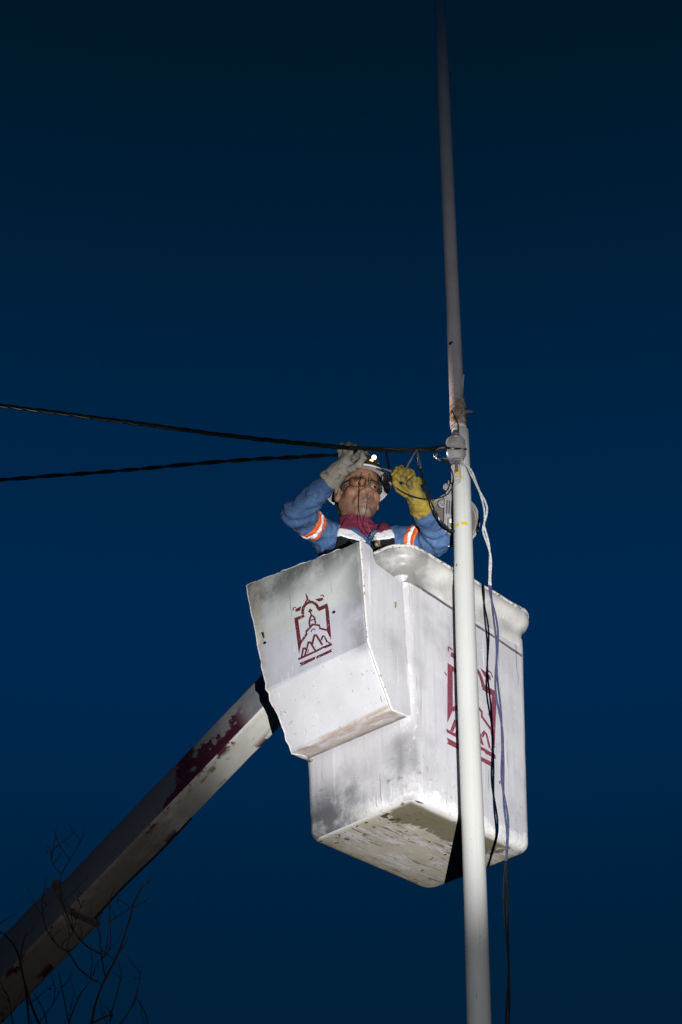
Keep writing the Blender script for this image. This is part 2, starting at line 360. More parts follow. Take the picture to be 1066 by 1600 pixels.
# ================================================================== the work light that lights the scene (stands beside the photographer)
def work_light():
    base = Vector((LAMP_POS.x, LAMP_POS.y, 0)); t = empty('work_light', base)
    tag(t, 'black tripod work light aimed up at the bucket', 'work light')
    tgt = Vector(at(712, 1052, 7.0)); d = (tgt-LAMP_POS).normalized(); lp = np.array(LAMP_POS-base)
    MB().tube([(0, 0, .35), (0, 0, lp[2]-.12)], .014).build('stand_pole', M_BLACK, t)
    for k in range(3):
        a = 2*math.pi*k/3+.4; MB().tube([(0, 0, .75), (.5*math.cos(a), .5*math.sin(a), .012)], .01).build('leg', M_BLACK, t)
    F_ = frame(lp-np.array(d)*.10, d)
    MB().lathe([(.03, -.06), (.06, -.05), (.085, .02), (.09, .08), (.082, .08), (.07, .03), (.02, .0)], F_).build('lamp_housing', M_BLACK, t)
    em = Mat('lamp_glass', .2); em.b.inputs['Emission Color'].default_value = (1, .97, .93, 1); em.b.inputs['Emission Strength'].default_value = 20
    MB().lathe([(.075, .05), (.075, .056)], F_).build('lamp_lens', em.m, t)
    # one reflector lamp: a tight hot spot with a wide, weak spill round it
    for nm, half, watts, bl in (('work_light_beam', LAMP_HALF, LAMP_WATTS*(1-SPILL), .78), ('work_light_spill', SPILL_HALF, LAMP_WATTS*SPILL, 1.0)):
        L = bpy.data.lights.new(nm, 'SPOT'); L.energy = watts; L.spot_size = 2*half; L.spot_blend = bl
        L.shadow_soft_size = 0.012; L.color = (1.0, .985, .975)
        lo = bpy.data.objects.new(nm, L); C.objects.link(lo); lo.parent = t
        lo.location = LAMP_POS-base; lo.rotation_euler = d.to_track_quat('-Z', 'Y').to_euler()
work_light()

# ================================================================== lift bucket
BO = np.array([.30624, 7.29843, 5.04868]); YAW = .812
BR = np.array(Euler((.008, 0, 0)).to_matrix())@np.array(Euler((0, -.016, 0)).to_matrix())@np.array(Euler((0, 0, YAW)).to_matrix())
BA, BB, HS, TAP = .551, .715, .927, .0943; BO = BO+BR@np.array([.018, .010, 0])
def bw(v): return BO+BR@np.array(v, float)          # bucket frame -> world
def rring(hx, hy, r, z, n=8, m=6):
    """rounded rectangle, counter-clockwise from the +x,+y corner"""
    P = []
    for ci, (sx, sy) in enumerate(((1, 1), (-1, 1), (-1, -1), (1, -1))):
        for k in range(n+1):
            a = math.pi/2*(ci+k/n); P.append((sx*(hx-r)+r*math.cos(a), sy*(hy-r)+r*math.sin(a), z))
        # straight run subdivided
        nx = [(-1, 1), (-1, -1), (1, -1), (1, 1)][ci]; a = math.pi/2*(ci+1)
        e = (nx[0]*(hx-r)+r*math.cos(a), nx[1]*(hy-r)+r*math.sin(a))
        for k in range(1, m): P.append((P[-k][0]+(e[0]-P[-k][0])*k/m, P[-k][1]+(e[1]-P[-k][1])*k/m, z))
    return P
def loft(rings, cap0=True, cap1=True):
    n = len(rings[0]); V = [p for r in rings for p in r]
    F = [(i*n+k, i*n+(k+1) % n, (i+1)*n+(k+1) % n, (i+1)*n+k) for i in range(len(rings)-1) for k in range(n)]
    if cap0: F.append(tuple(range(n-1, -1, -1)))
    if cap1: F.append(tuple((len(rings)-1)*n+k for k in range(n)))
    return V, F
def bucket():
    t = empty('lift_bucket', BO); t.rotation_euler = Matrix(BR.tolist()).to_euler()
    tag(t, 'scuffed white fibreglass lift bucket with maroon emblems, holding the worker', 'lift bucket')
    k = lambda z: 1+TAP*z
    R = []
    for z, ins in [(0, .10), (0, .03), (.002, .02), (.007, .011), (.015, .004), (.028, 0)]: R.append(rring(BB/2*k(z)-ins, BA/2*k(z)-ins, max(.042, .052-ins*.4), z))
    for z in np.linspace(.07, HS+.03, 20): R.append(rring(BB/2*k(z), BA/2*k(z), .052, z))
    T = .012
    for z in np.linspace(HS+.03, .045, 8): R.append(rring(BB/2*k(z)-T, BA/2*k(z)-T, .042, z))
    V, F = loft(R); V = np.array(V)
    # hand-laid fibreglass is never quite flat
    c = np.array([0, 0, 0.45]); dn = V-c; dn[:, 2] *= .2; dn /= np.linalg.norm(dn, axis=1)[:, None]
    V = V+dn*(vnoise(V, 6, 1)*.0025+vnoise(V, 17, 2)*.0012)[:, None]
    n = len(R[0]); fm = [1 if i < n*2 else 0 for i in range(len(F))]; fm[-2] = 1
    sh = mesh_obj('bucket_shell', V, F, parent=t, angle=50, mats=[M_BUCKET, M_BOTTOM], fmat=fm)
    # rolled rim: flares out of the wall into a fat lip, cut short on the cover side
    prof = [(-.003, .0), (.003, .003), (.004, .05), (.006, .080), (.012, .094), (.024, .102), (.035, .112), (.041, .127), (.041, .143), (.037, .158), (.028, .169), (.013, .175), (-.002, .175), (-.016, .168), (-.016, .05)]
    R = [rring(BB/2*k(HS)+o, BA/2*k(HS)+o, .064+o*1.1, HS-.012+z, n=12, m=14) for o, z in prof]
    V, F = loft(R, False, False); V = np.array(V); V[:, 2] += .006*vnoise(V, 9, 5); V += .0025*np.stack([vnoise(V, 30, 6), vnoise(V, 30, 7), vnoise(V, 30, 8)], 1)
    rm = mesh_obj('rim', V, F, M_RIM, t, angle=60)
    nr_ = len(R[0]); q = np.vstack([V[9*nr_:10*nr_], V[9*nr_:9*nr_+1]]); q = q+np.array([0, 0, .004])
    MB().tube(q, .0058+.0016*vnoise(q, 45, 3), 8, cap=False).build('rolled_edge', mat_chip('rim_edge_chips', (.60, .585, .56), (.16, .145, .13), 60, .50, .58), rm)
    # joint between wall and rim on the right face
    zz = HS-.012; y = -BA/2*k(HS)-.004
    sb = MB(); P = [(x, y+(0.0 if x > -.30 else (x+.30)**2*2), zz+.012-(x+.30)*.085*(1 if x > -.3 else 0)) for x in np.linspace(-.335, BB/2*k(HS)-.045, 40)]
    P = np.array(P); P[:, 2] += .002*vnoise(P, 20, 3); P[:, 1] = -BA/2*(1+TAP*P[:, 2])-.0015+np.clip(-.30-P[:, 0], 0, 1)**2*6
    sb.tube(P, .0055, 6).build('rim_seam', simple('seam_dirt', (.13, .125, .12), .8, var=.5, scale=50), t)
    # ---------------- control cover hung on the left face
    pr = [(.262, .998), (.271, .992), (.272, .980), (.2593, .80), (.2492, .65), (.2424, .552), (.180, .428), (.122, .312), (.116, .308), (.03, .312)]
    def dense(p, s=.022):
        out = [p[0]]
        for q in p[1:]:
            n_ = max(1, int(math.dist(q, out[-1])/s)); a = out[-1]
            out += [(a[0]+(q[0]-a[0])*i/n_, a[1]+(q[1]-a[1])*i/n_) for i in range(1, n_+1)]
        return out
    prd = dense(pr); y0 = -BA/2*1.062; ny = 34; np_ = len(prd); V = []; F = []
    def yleft(z): return float(np.interp(z, [.30, .42, .545, .80, 1.03], [.230, .238, .254, .302, .352]))
    for j in range(ny+1):
        s = j/ny
        for i, (u, z) in enumerate(prd):
            ztop = z+(.070*s*(max(0, z-.6)/.4)**1.5)+.012*s
            p = np.array([-BB/2-u, y0+(yleft(z)-y0)*s, ztop])
            w = vnoise(p, 9, 4)*.0018+vnoise(p, 38, 9)*.0008
            rag = (.004*vnoise(p, 26, 3)+.0035*vnoise(p, 70, 13))*(.6+1.2*(z < .62))*max(0, (s-.86)/.14)
            p = p+np.array([-w, rag, -.3*rag])
            if i == 0: p[2] += .006*vnoise(p, 40, 5)
            V.append(p)
    F += [(j*np_+i, (j+1)*np_+i, (j+1)*np_+i+1, j*np_+i+1) for j in range(ny) for i in range(np_-1)]
    # side walls back to the bucket face, and the back of the shell
    def wall(j, s):
        b0 = len(V); col = [j*np_+i for i in range(np_)]; y = y0 if s == 0 else None
        for i in range(np_):
            p = V[col[i]]; V.append(np.array([-BB/2*(1+TAP*p[2])-.004 if s == 0 else -BB/2-.02*0-.01, p[1]+(0 if s == 0 else .0), max(p[2], .312) if s == 0 else p[2]]))
        for i in range(np_-1): F.append((col[i], col[i+1], b0+i+1, b0+i))
        return b0
    wall(ny, 1)
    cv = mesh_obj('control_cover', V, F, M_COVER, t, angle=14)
    # side panel, flush with the right face of the bucket and stepped down under the rim
    sv = [V[i]+np.array([.001, .0005, 0]) for i in range(np_)]; fx = lambda z: -BB/2*(1+TAP*z)-.002
    sv += [np.array([fx(.35), y0, .325])]+[np.array([fx(z), y0, z]) for z in np.linspace(.40, .905, 8)]+[np.array([-BB/2-.10, y0, .915]), np.array([-BB/2-.185, y0, .928]), np.array([-BB/2-.200, y0, .950]), np.array([-BB/2-.205, y0, .985]), np.array([-BB/2-.225, y0, .996])]
    sp = mesh_obj('side_panel', sv, [tuple(range(len(sv)))], M_BUCKET, cv, smooth=False); ms = sp.modifiers.new('thick', 'SOLIDIFY'); ms.thickness = .006; ms.offset = 0
    md = cv.modifiers.new('thick', 'SOLIDIFY'); md.thickness = .006; md.offset = -1
    V = np.array(V)
    # raised seam down the front right edge of the cover
    P = np.array([V[i] for i in range(np_)]); P = P+np.array([-.001, -.001, 0])
    MB().tube(P, .0052+.0016*vnoise(P, 50, 2), 7).build('edge_seam', M_EDGE, cv)
    P = np.array([V[ny*np_+i] for i in range(np_)])
    MB().tube(P, .0022+.0012*vnoise(P, 60, 4), 7).build('edge_seam', M_EDGE, cv)
    P = np.array([V[j*np_] for j in range(ny+1)]); MB().tube(P, .0032+.0013*vnoise(P, 60, 5), 7).build('edge_seam', M_EDGE, cv)
    MB().tube([(-.44, y0-.001, .795), (-.437, y0-.0015, .785), (-.440, y0-.0015, .770)], [.008, .006, .004], 7).build('chip', simple('bare_laminate', (.27, .21, .13), .8), cv)
    for yy, zz in ((.235, .755), (-.145, .735)):
        MB().lathe([(.006, 0), (.006, .003), (.002, .004)], frame((-BB/2-.268+(.80-zz)*.0, yy, zz), (-1, 0, .06)), 10).build('rivet', M_BLACK, cv)
    # ---------------- emblems (flat stencil paint)
    tr = np.array([.272-.242, .444]); tl = np.linalg.norm(tr); dx, dz = -tr[0]/tl, tr[1]/tl
    def put_front(s, h): return (-BB/2-.242-.0035+dx*h, -s-.010, .546+dz*h)
    def put_right(s, h):
        X = .004+1.639*s+.209*h; Z = .506+1.63*h+.014*s; return (X, -BA/2*(1+TAP*Z)-.0042, Z)
    emblem(put_front, M_EMB, cv, (.010, .1733), 0); emblem(put_right, M_EMB2, sh, (0, 0), 1)
    # little maroon drips
    for (x, z) in ((-.155, .60), (-.150, .597), (.155, .235), (.163, .24), (.105, .515)):
        MB().tube([(x, -BA/2*(1+TAP*z)-.003, z), (x+.006, -BA/2*(1+TAP*z)-.003, z-.012)], .002, 5).build('paint_drip', M_EMB2, sh)
    MB().tube([(-BB/2-.279, .237, .80), (-BB/2-.277, .232, .775)], [.004, .002], 5).build('paint_drip', M_EMB, cv)
    return t
# emblem outline: drawn in a 1066 x 1599 reading of the stencil, mapped to metres on the cover
def emb_map(zx, zy):
    A = np.array([[190, 610], [278, 1270], [800, 335], [870, 960], [885, 1205], [300, 1475], [280, 1370], [403, 140], [715, 225]], float)
    B = np.array([[-.0976, .0861], [-.0832, -.0784], [.0824, .0773], [.0902, -.0749], [.0897, -.1323], [-.0803, -.1281], [-.0843, -.1016], [-.0276, .1713], [.0604, .1132]])
    Q = np.c_[A, A[:, 0]*A[:, 1]/1000, np.ones(9)]; s = np.linalg.lstsq(Q, B, rcond=None)[0]
    return np.array([zx, zy, zx*zy/1000, 1])@s
def emblem(put, mat, parent, off, kind):
    polys = [[(190, 610), (370, 545), (385, 592), (262, 642), (322, 1075), (278, 1270)],
             [(640, 410), (800, 335), (830, 470), (872, 970), (845, 960), (800, 860), (765, 430), (640, 485)],
             [(403, 140), (445, 215), (455, 260), (420, 270)], [(580, 260), (715, 225), (730, 270), (650, 305)],
             [(215, 445), (325, 385), (300, 470), (215, 500)], [(855, 975), (875, 975), (878, 995), (862, 998)],
             [(290, 1440), (590, 1315), (575, 1370), (300, 1505), (318, 1470)], [(610, 1310), (890, 1175), (872, 1205), (895, 1230), (600, 1360)]]
    strokes = [([(357, 545), (350, 480), (365, 410), (405, 352), (460, 320), (520, 312), (570, 330), (610, 370), (638, 420), (648, 455)], 38),
               ([(405, 350), (410, 302), (435, 277), (470, 277), (495, 305)], 18), ([(680, 195), (720, 178), (745, 215)], 14), ([(180, 472), (172, 425), (225, 408)], 14),
               ([(490, 440), (496, 512)], 26), ([(462, 492), (530, 470)], 24), ([(497, 500), (515, 562)], 18),
               ([(515, 555), (482, 640), (475, 700), (490, 772)], 22), ([(515, 555), (573, 600), (584, 660), (592, 715)], 22), ([(485, 660), (572, 635)], 16),
               ([(312, 1075), (425, 915), (422, 860), (540, 730), (665, 748), (672, 803), (812, 838)], 28), ([(510, 870), (530, 828), (560, 812), (590, 832)], 13),
               ([(335, 1335), (366, 1165), (392, 1165), (412, 1195)], 24), ([(395, 1310), (465, 1052), (490, 1052), (592, 1215)], 24), ([(528, 1105), (577, 922), (603, 922), (722, 1112)], 27),
               ([(700, 1025), (726, 942), (750, 942), (812, 1062)], 22), ([(468, 1188), (448, 1258)], 9), ([(275, 1372), (600, 1225), (762, 1140)], 26), ([(755, 1155), (893, 1092)], 34), ([(828, 1055), (888, 1098)], 18)]
    V = []; F = []
    def lay(loop, lift):
        n = len(V)
        for q in loop:
            s = emb_map(*q); V.append(np.array(put(s[0]+off[0], s[1]+off[1]))+np.array(((-1, 0, 0), (0, -1, 0))[kind])*lift)
        F.append(tuple(range(n, n+len(loop))))
    for i, pl in enumerate(polys): lay(pl, .0001*i)
    for i, (ln, w) in enumerate(strokes):
        ln = [np.array(p, float) for p in ln]; nr = []
        for a in range(len(ln)):
            d = (ln[min(a+1, len(ln)-1)]-ln[max(a-1, 0)]); d /= np.linalg.norm(d); nr.append(np.array([-d[1], d[0]])*w*.66)
        for a in range(len(ln)-1): lay([ln[a]+nr[a], ln[a+1]+nr[a+1], ln[a+1]-nr[a+1], ln[a]-nr[a]], .001+.00008*i)
    o = mesh_obj('emblem', V, F, mat, parent, smooth=False)
    return o
bucket()

# ================================================================== boom
def boom():
    A = at(424, 1094, 7.5); B = at(2, 1532, 8.4); d = A-B; d /= np.linalg.norm(d)
    end = A+d*.30; start = B-d*2.6; t = empty('lift_boom', start)
    tag(t, 'square steel boom arm with peeling maroon and white paint, rising from the lower left', 'boom')
    side = np.cross(d, (0, 0, 1)); side /= np.linalg.norm(side); upv = np.cross(side, d)   # side: toward the camera
    def mat_b():
        m = Mat('boom_peeling_paint', .55); x, y, z = m.xyz()
        n = m.noise(7, 7, .65); c = m.mix(m.rng(n, .35, .65), (.20, .20, .205), (.145, .155, .175))
        c = m.mix(m.rng(m.noise(24, 8, .7), .58, .70), c, (.11, .10, .095))
        # maroon left over toward the lower edge near the bucket
        al = m.math('DOT_PRODUCT', 0) if False else None
        pk = m.mul(m.rng(m.math('ADD', m.noise(5.5, 9, .72, m.scaled((1, 1, 1), (.3, .4, .1))), m.mul(m.rng(z, -.02, -.075), .16)), .520, .55), m.mul(m.rng(x, 3.62, 3.70), m.rng(x, 4.25, 4.15)))
        c = m.mix(m.mul(m.rng(x, 4.15, 3.72), .85), c, m.mix(m.noise(14, 6), (.060, .070, .088), (.095, .10, .115))); c = m.mix(pk, c, (.050, .007, .019)); m.col(c); m.bump(m.noise(50, 6), .3, .002); return m.m  # side colour darkened away from the bucket, painting in the beam's fall-off
    def mat_u():
        m = Mat('boom_underside_cream', .5); x, y, z = m.xyz()
        c = m.mix(m.rng(m.noise(8, 6), .35, .7), (.66, .655, .60), (.55, .54, .49))
        c = m.mix(m.rng(m.noise(18, 8, .7, m.scaled((.5, 1, 1))), .585, .66), c, (.24, .19, .12))
        pk = m.mul(m.rng(m.noise(6, 9, .72, m.scaled((1, 1, 1), (2.3, .4, .1))), .53, .55), m.mul(m.rng(y, .02, .07), m.rng(x, 4.35, 4.2)))
        pk2 = m.mul(m.rng(m.noise(7, 9, .72, m.scaled((1, 1, 1), (1.3, 3.4, .1))), .56, .58), m.mul(m.rng(y, -.03, -.07), m.rng(x, 4.25, 4.1)))
        falloff_grime = m.mul(m.rng(x, 4.12, 3.50), m.rng(m.noise(5, 7, .65, m.scaled((.5, 1, 1))), .12, .5)); c = m.mix(m.mul(falloff_grime, .9), c, m.mix(m.noise(20, 6), (.085, .065, .055), (.15, .12, .105)))  # brown dirt, deepened down the boom to imitate the work light fading
        c = m.mix(m.math('MAXIMUM', pk, pk2), c, (.06, .008, .021)); m.col(c); m.bump(m.noise(50, 6), .3, .002); return m.m
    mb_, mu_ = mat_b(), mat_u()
    # local frame: x along the boom, y toward the camera side, z up
    Rm = Matrix(((d[0], side[0], upv[0]), (d[1], side[1], upv[1]), (d[2], side[2], upv[2]))); t.rotation_euler = Rm.to_euler()
    Lt = np.linalg.norm(end-start); xs0 = np.linalg.norm(at(118, 1402, 8.15)-start)
    def beam(name, x0, x1, w, h, seed, par):
        n = 90; V = []; F = []; b = .014; sec = []
        for ci, (sy, sz) in enumerate(((1, 1), (-1, 1), (-1, -1), (1, -1))):
            for k in range(4): a = math.pi/2*(ci+k/3); sec.append((sy*(w/2-b)+b*math.cos(a), sz*(h/2-b)+b*math.sin(a)))
        m = len(sec)
        for i in range(n+1):
            x = x0+(x1-x0)*i/n
            for (y, z) in sec:
                p = np.array([x, y, z]); q = vnoise(p, 7, seed)*.0025+vnoise(p, 25, seed+1)*.0015; V.append(p*np.array([1, 1+q*6, 1+q*6]))
        F = [(i*m+k, i*m+(k+1) % m, (i+1)*m+(k+1) % m, (i+1)*m+k) for i in range(n) for k in range(m)]
        F += [tuple(range(m-1, -1, -1)), tuple(n*m+k for k in range(m))]
        fm = []
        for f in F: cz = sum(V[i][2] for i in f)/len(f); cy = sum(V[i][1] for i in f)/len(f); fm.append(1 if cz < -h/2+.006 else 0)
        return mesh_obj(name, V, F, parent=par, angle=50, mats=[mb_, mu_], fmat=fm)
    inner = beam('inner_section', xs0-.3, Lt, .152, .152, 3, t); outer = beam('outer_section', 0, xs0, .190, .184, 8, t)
    dirt = simple('grimy_steel', (.09, .075, .065), .75, var=.5, scale=25)
    co = MB()
    for (y, z, sy, sz) in ((0, .0955, .198, .006), (0, -.0955, .198, .006), (.0985, 0, .006, .196), (-.0985, 0, .006, .196)): co.box((xs0-.010, y, z), (.022, sy, sz), bev=.002)
    co.build('collar', dirt, outer)
    MB().tube([(xs0-.9, .0965, -.080), (xs0-.03, .0965, -.083)], .005, 6).build('weld_bead', dirt, outer)
    MB().box((xs0+.33, 0, .0775), (.012, .158, .006), bev=.002).build('band', dirt, inner)
    # hydraulic hose clipped along the underside
    hp_ = np.array([(x, .062+.004*math.sin(x*9), -.084+.003*math.sin(x*14)) for x in np.linspace(xs0+.01, xs0+.62, 24)]); MB().tube(hp_, .005, 7).build('hose', M_BLACK, inner)
    # end plate against the bucket
    MB().box((Lt+.012, 0, 0), (.024, .19, .19), bev=.006).build('end_plate', dirt, inner)
    return t
boom()

# ================================================================== pole
PB = at(748.5, 1600, 6.96); PT = at(719, 690, 6.93)
pd = PT-PB; PGR = PB-pd*(PB[2]/pd[2]); PT = PT+pd*.022
RUST_Z = at(717, 655, 6.95)[2]
def utility_pole():
    t = empty('utility_pole', PGR); tag(t, 'tall slim white painted pole with rust at its upper joint', 'pole')
    o = lambda p: np.array(p)-PGR
    M_P = mat_pole(); globals()['RUST_Z'] = RUST_Z
    n = 60; P = np.array([PGR+(PT-PGR)*i/n for i in range(n+1)]); zt = P[:, 2]
    r = np.interp(zt, [0, 4.2, 6.1, 6.9], [.053, .0445, .0395, .0355])
    P = P+np.stack([.002*np.sin(zt*3), .0*zt, .0*zt], 1); MB().tube(P-PGR, r, 28).build('lower_shaft', M_P, t)
    sm = np.array([P[i]+np.array([r[i]*math.sin(.18), -r[i]*math.cos(.18), 0]) for i in range(len(P))])-PGR; MB().tube(sm, .0012+.0005*vnoise(sm, 20, 3), 6).build('weld_seam', M_P, t)
    U0 = at(716, 668, 6.95); U1 = at(687, 0, 6.99); ud = U1-U0; Q = np.array([U0+ud*s for s in np.linspace(0, 1.35, 70)])
    MU = mat_upper_local(RUST_Z-0.0)
    rr = np.interp(np.arange(70), [0, 3, 69], [.0335, .0318, .030])+.0008*np.array([vnoise(q, 3, 2) for q in Q])
    MB().tube(Q-PGR, rr, 24).build('upper_shaft', MU, t)
    rust = mat_chip('flaking_rust', (.26, .12, .05), (.42, .36, .28), 30, .5, .6)
    # ragged flange and stub at the joint
    ju = ud/np.linalg.norm(ud); JV = []; JF = []; nj, mj = 26, 36; j0 = at(716.8, 664, 6.95)
    for i_ in range(nj):
        f_ = i_/(nj-1); cc = j0+ju*(.165*f_)
        for k_ in range(mj):
            a_ = 2*math.pi*k_/mj; dv = np.array([math.cos(a_), math.sin(a_), 0]); pp = cc+dv*.033
            r_ = .0332+.0030*vnoise(pp, 40, 3)+.0022*vnoise(pp, 90, 4)-.0045*max(0, (f_-.70)/.30)+.0012*(f_ < .3); JV.append(cc+dv*r_-PGR)
    JF = [(i_*mj+k_, i_*mj+(k_+1) % mj, (i_+1)*mj+(k_+1) % mj, (i_+1)*mj+k_) for i_ in range(nj-1) for k_ in range(mj)]
    rj = Mat('rust_bitten_paint', .75); cj = rj.mix(rj.rng(rj.noise(24, 8, .72), .44, .60), (.56, .52, .46), (.27, .14, .06)); cj = rj.mix(rj.rng(rj.noise(46, 8, .75), .56, .64), cj, (.05, .03, .02)); rj.col(cj); rj.bump(rj.noise(60, 7), .5, .004)
    mesh_obj('rusty_joint', JV, JF, rj.m, t, angle=None)
    S0 = o(at(724, 645, 6.93)); S1 = o(at(738, 643, 6.90)); MB().tube([S0, (S0+S1)/2+np.array([0, 0, .004]), S1], [.012, .007, .005], 8).build('bolt_stub', rust, t)
    S0 = o(at(722.5, 605, 6.94)); S1 = o(at(724.5, 586, 6.93)); MB().tube([S0, S1], [.006, .004], 6).build('weld_scrap', M_P, t)
    # spool insulator in a clevis
    ax = (PT-PB)/np.linalg.norm(PT-PB); ic = o(at(712.5, 703, 6.852))
    por = simple('glazed_grey_porcelain', (.36, .345, .34), .25, var=.2, scale=25, spec=.6)
    prof = [(.012, -.056), (.028, -.056), (.031, -.050), (.039, -.030), (.041, -.022), (.041, -.014), (.037, -.010), (.027, -.006), (.027, .006), (.037, .009), (.041, .012), (.041, .020), (.0365, .0225), (.0365, .0265), (.041, .029), (.041, .037), (.0365, .0395), (.0365, .043), (.039, .046), (.034, .053), (.012, .053)]
    MB().lathe(prof, frame(ic, ax), 32).build('spool_insulator', por, t, angle=25)
    gal = simple('galvanised_steel', (.30, .29, .28), .45, .6, var=.35, scale=30)
    cl = MB(); fr = frame(ic, ax)[:3, :3]
    cl.box(ic+fr@np.array([0, .035, .066]), (.034, .13, .007), fr, .002); cl.box(ic+fr@np.array([0, .035, -.066]), (.034, .13, .007), fr, .002); cl.box(ic+fr@np.array([0, .052, 0]), (.034, .007, .14), fr, .002)
    cl.build('clevis', gal, t)
    MB().lathe([(.009, -.115), (.010, -.105), (.007, -.1), (.007, .082), (.013, .083), (.013, .094), (.006, .096)], frame(ic, ax), 12).build('clevis_pin', gal, t)
    MB().box(ic+fr@np.array([-.001, .025, -.105]), (.040, .05, .075), fr, .006).build('bracket_plate', simple('grey_bracket_paint', (.45, .44, .42), .5), t)
    # pale strap up the pole edge and yellow paint marks
    yel = mat_chip('yellow_marking_paint', (.62, .47, .02), (.70, .66, .45), 70, .56, .64)
    def mark(px0, px1, py, hh):
        a = o(at(px0, py, 6.9)); bq = o(at(px1, py, 6.9)); c = o(np.array(PB)+pd*((at(720, py, 6.94)[2]-PB[2])/pd[2])); R_ = float(np.interp(c[2], [0, 4.2, 6.1, 6.9], [.053, .0445, .0395, .0355]))+.0012
        a0 = math.asin(max(-1, min(1, (a[0]-c[0])/R_))); a1 = math.asin(max(-1, min(1, (bq[0]-c[0])/R_))); V = []; F = []; n_ = 8
        for i in range(n_+1):
            g_ = a0+(a1-a0)*i/n_; w = .0025*vnoise(np.array([g_*9, py, 0]), 1, 2)
            for s in (-1, 1): V.append((c[0]+R_*math.sin(g_), c[1]-R_*math.cos(g_), c[2]+s*hh/2+w))
        F = [(2*i, 2*i+2, 2*i+3, 2*i+1) for i in range(n_)]; mesh_obj('paint_mark', V, F, yel, t)
    mark(712.5, 724, 756, .011); mark(712, 717.5, 828, .016); mark(721, 732.5, 827, .015)
    MB().lathe([(.011, 0), (.010, .003), (.003, .004)], frame(ic+fr@np.array([.004, -.002, -.112]), fr@np.array([0, -1, 0]))@np.diag([.8, 1.5, 1, 1]), 14).build('paint_mark', yel, t)
    return t
def mat_upper_local(zr):
    m = Mat('upper_tube_paint', .6); x, y, z = m.xyz()
    c = m.mix(m.rng(m.noise(7, 4), .35, .7), (.76, .70, .70), (.66, .61, .61))
    n = m.noise(22, 8, .75); w = m.rng(z, zr+.20, zr+.03)
    c = m.mix(m.mul(w, m.rng(n, .42, .62)), c, (.30, .15, .07)); c = m.mix(m.mul(w, m.rng(m.noise(40, 8, .75), .57, .63)), c, (.05, .03, .02))
    c = m.mix(m.rng(m.noise(22, 2, .5), .735, .75), c, (.04, .03, .03)); m.col(c); m.bump(n, .3, .004); return m.m
utility_pole()

# ================================================================== street lamp head behind the pole
def street_light():
    c = at(708, 813, 7.065); t = empty('street_light', c); tag(t, 'grey round street light head mounted behind the white pole', 'street light')
    gr = simple('lamp_grey_casting', (.21, .21, .215), .5, .2, var=.3, scale=25); dk = simple('lamp_dark_gap', (.03, .03, .03), .7); lt = simple('lamp_rim_metal', (.30, .30, .30), .4, .3)
    n = np.array([.10, -.90, -.42]); F_ = frame((0, 0, 0), n)
    MB().lathe([(.02, -.12), (.07, -.11), (.10, -.07), (.112, -.015), (.112, -.004)], F_, 40).build('bowl', gr, t)
    MB().lathe([(.112, -.006), (.114, .004), (.104, .006), (.100, -.004)], F_, 40, True).build('rim', lt, t)
    gl = Mat('smoky_lens', .15, spec=.5); gl.col(gl.mix(gl.noise(14, 3), (.10, .085, .08), (.16, .14, .13)))
    MB().lathe([(.001, .012), (.05, .009), (.085, .002), (.102, -.006), (.10, -.012), (.001, -.012)], F_, 40).build('lens', gl.m, t)
    R3 = F_[:3, :3]; lx = np.cross(n, (0, 0, 1)); lx /= np.linalg.norm(lx); lx = -lx if lx[0] < 0 else lx; ly = np.cross(n, lx); ly = -ly if ly[2] < 0 else ly; nn = n/np.linalg.norm(n)
    RR = np.stack([lx, ly, -nn], 1); pos = lambda x, y, f: lx*x+ly*y+nn*f
    MB().box(pos(-.016, .02, .025), (.056, .155, .05), RR, .006).build('ballast_housing', gr, t)
    for k in range(4): MB().box(pos(-.035+k*.0095, .045, .0515), (.0045, .058, .004), RR, .0012).build('vent_slot', dk, t)
    MB().box(pos(-.014, -.035, .052), (.034, .075, .006), RR, .003).build('latch_plate', simple('latch_dark_grey', (.16, .16, .15), .6), t)  # latch plate in its own dark grey
    wh = simple('white_washer', (.72, .72, .68), .4)
    for y in (-.012, -.052): MB().lathe([(.011, 0), (.011, .004), (.005, .010), (.001, .011)], frame(pos(-.016, y, .055), nn), 14).build('bolt', wh, t)
    # knuckle and arm to the pole
    MB().box(pos(-.012, .118, .0), (.05, .07, .06), RR, .01).build('knuckle', gr, t)
    for (x, y) in ((-.035, .09), (-.04, .135), (-.02, .155)): MB().box(pos(x, y, .02), (.022, .028, .03), RR, .006).build('cast_lug', gr, t)
    MB().lathe([(.015, 0), (.018, .006), (.018, .016), (.011, .02), (.011, .0)], frame(pos(-.052, .062, .02), nn), 16).build('hinge_ring', lt, t)
    top = at(712, 735, 7.0)-c; MB().tube([pos(-.005, .12, 0), pos(.0, .17, .01), top, at(716, 700, 6.97)-c], .019, 14).build('arm', gr, t)
    return t
street_light()

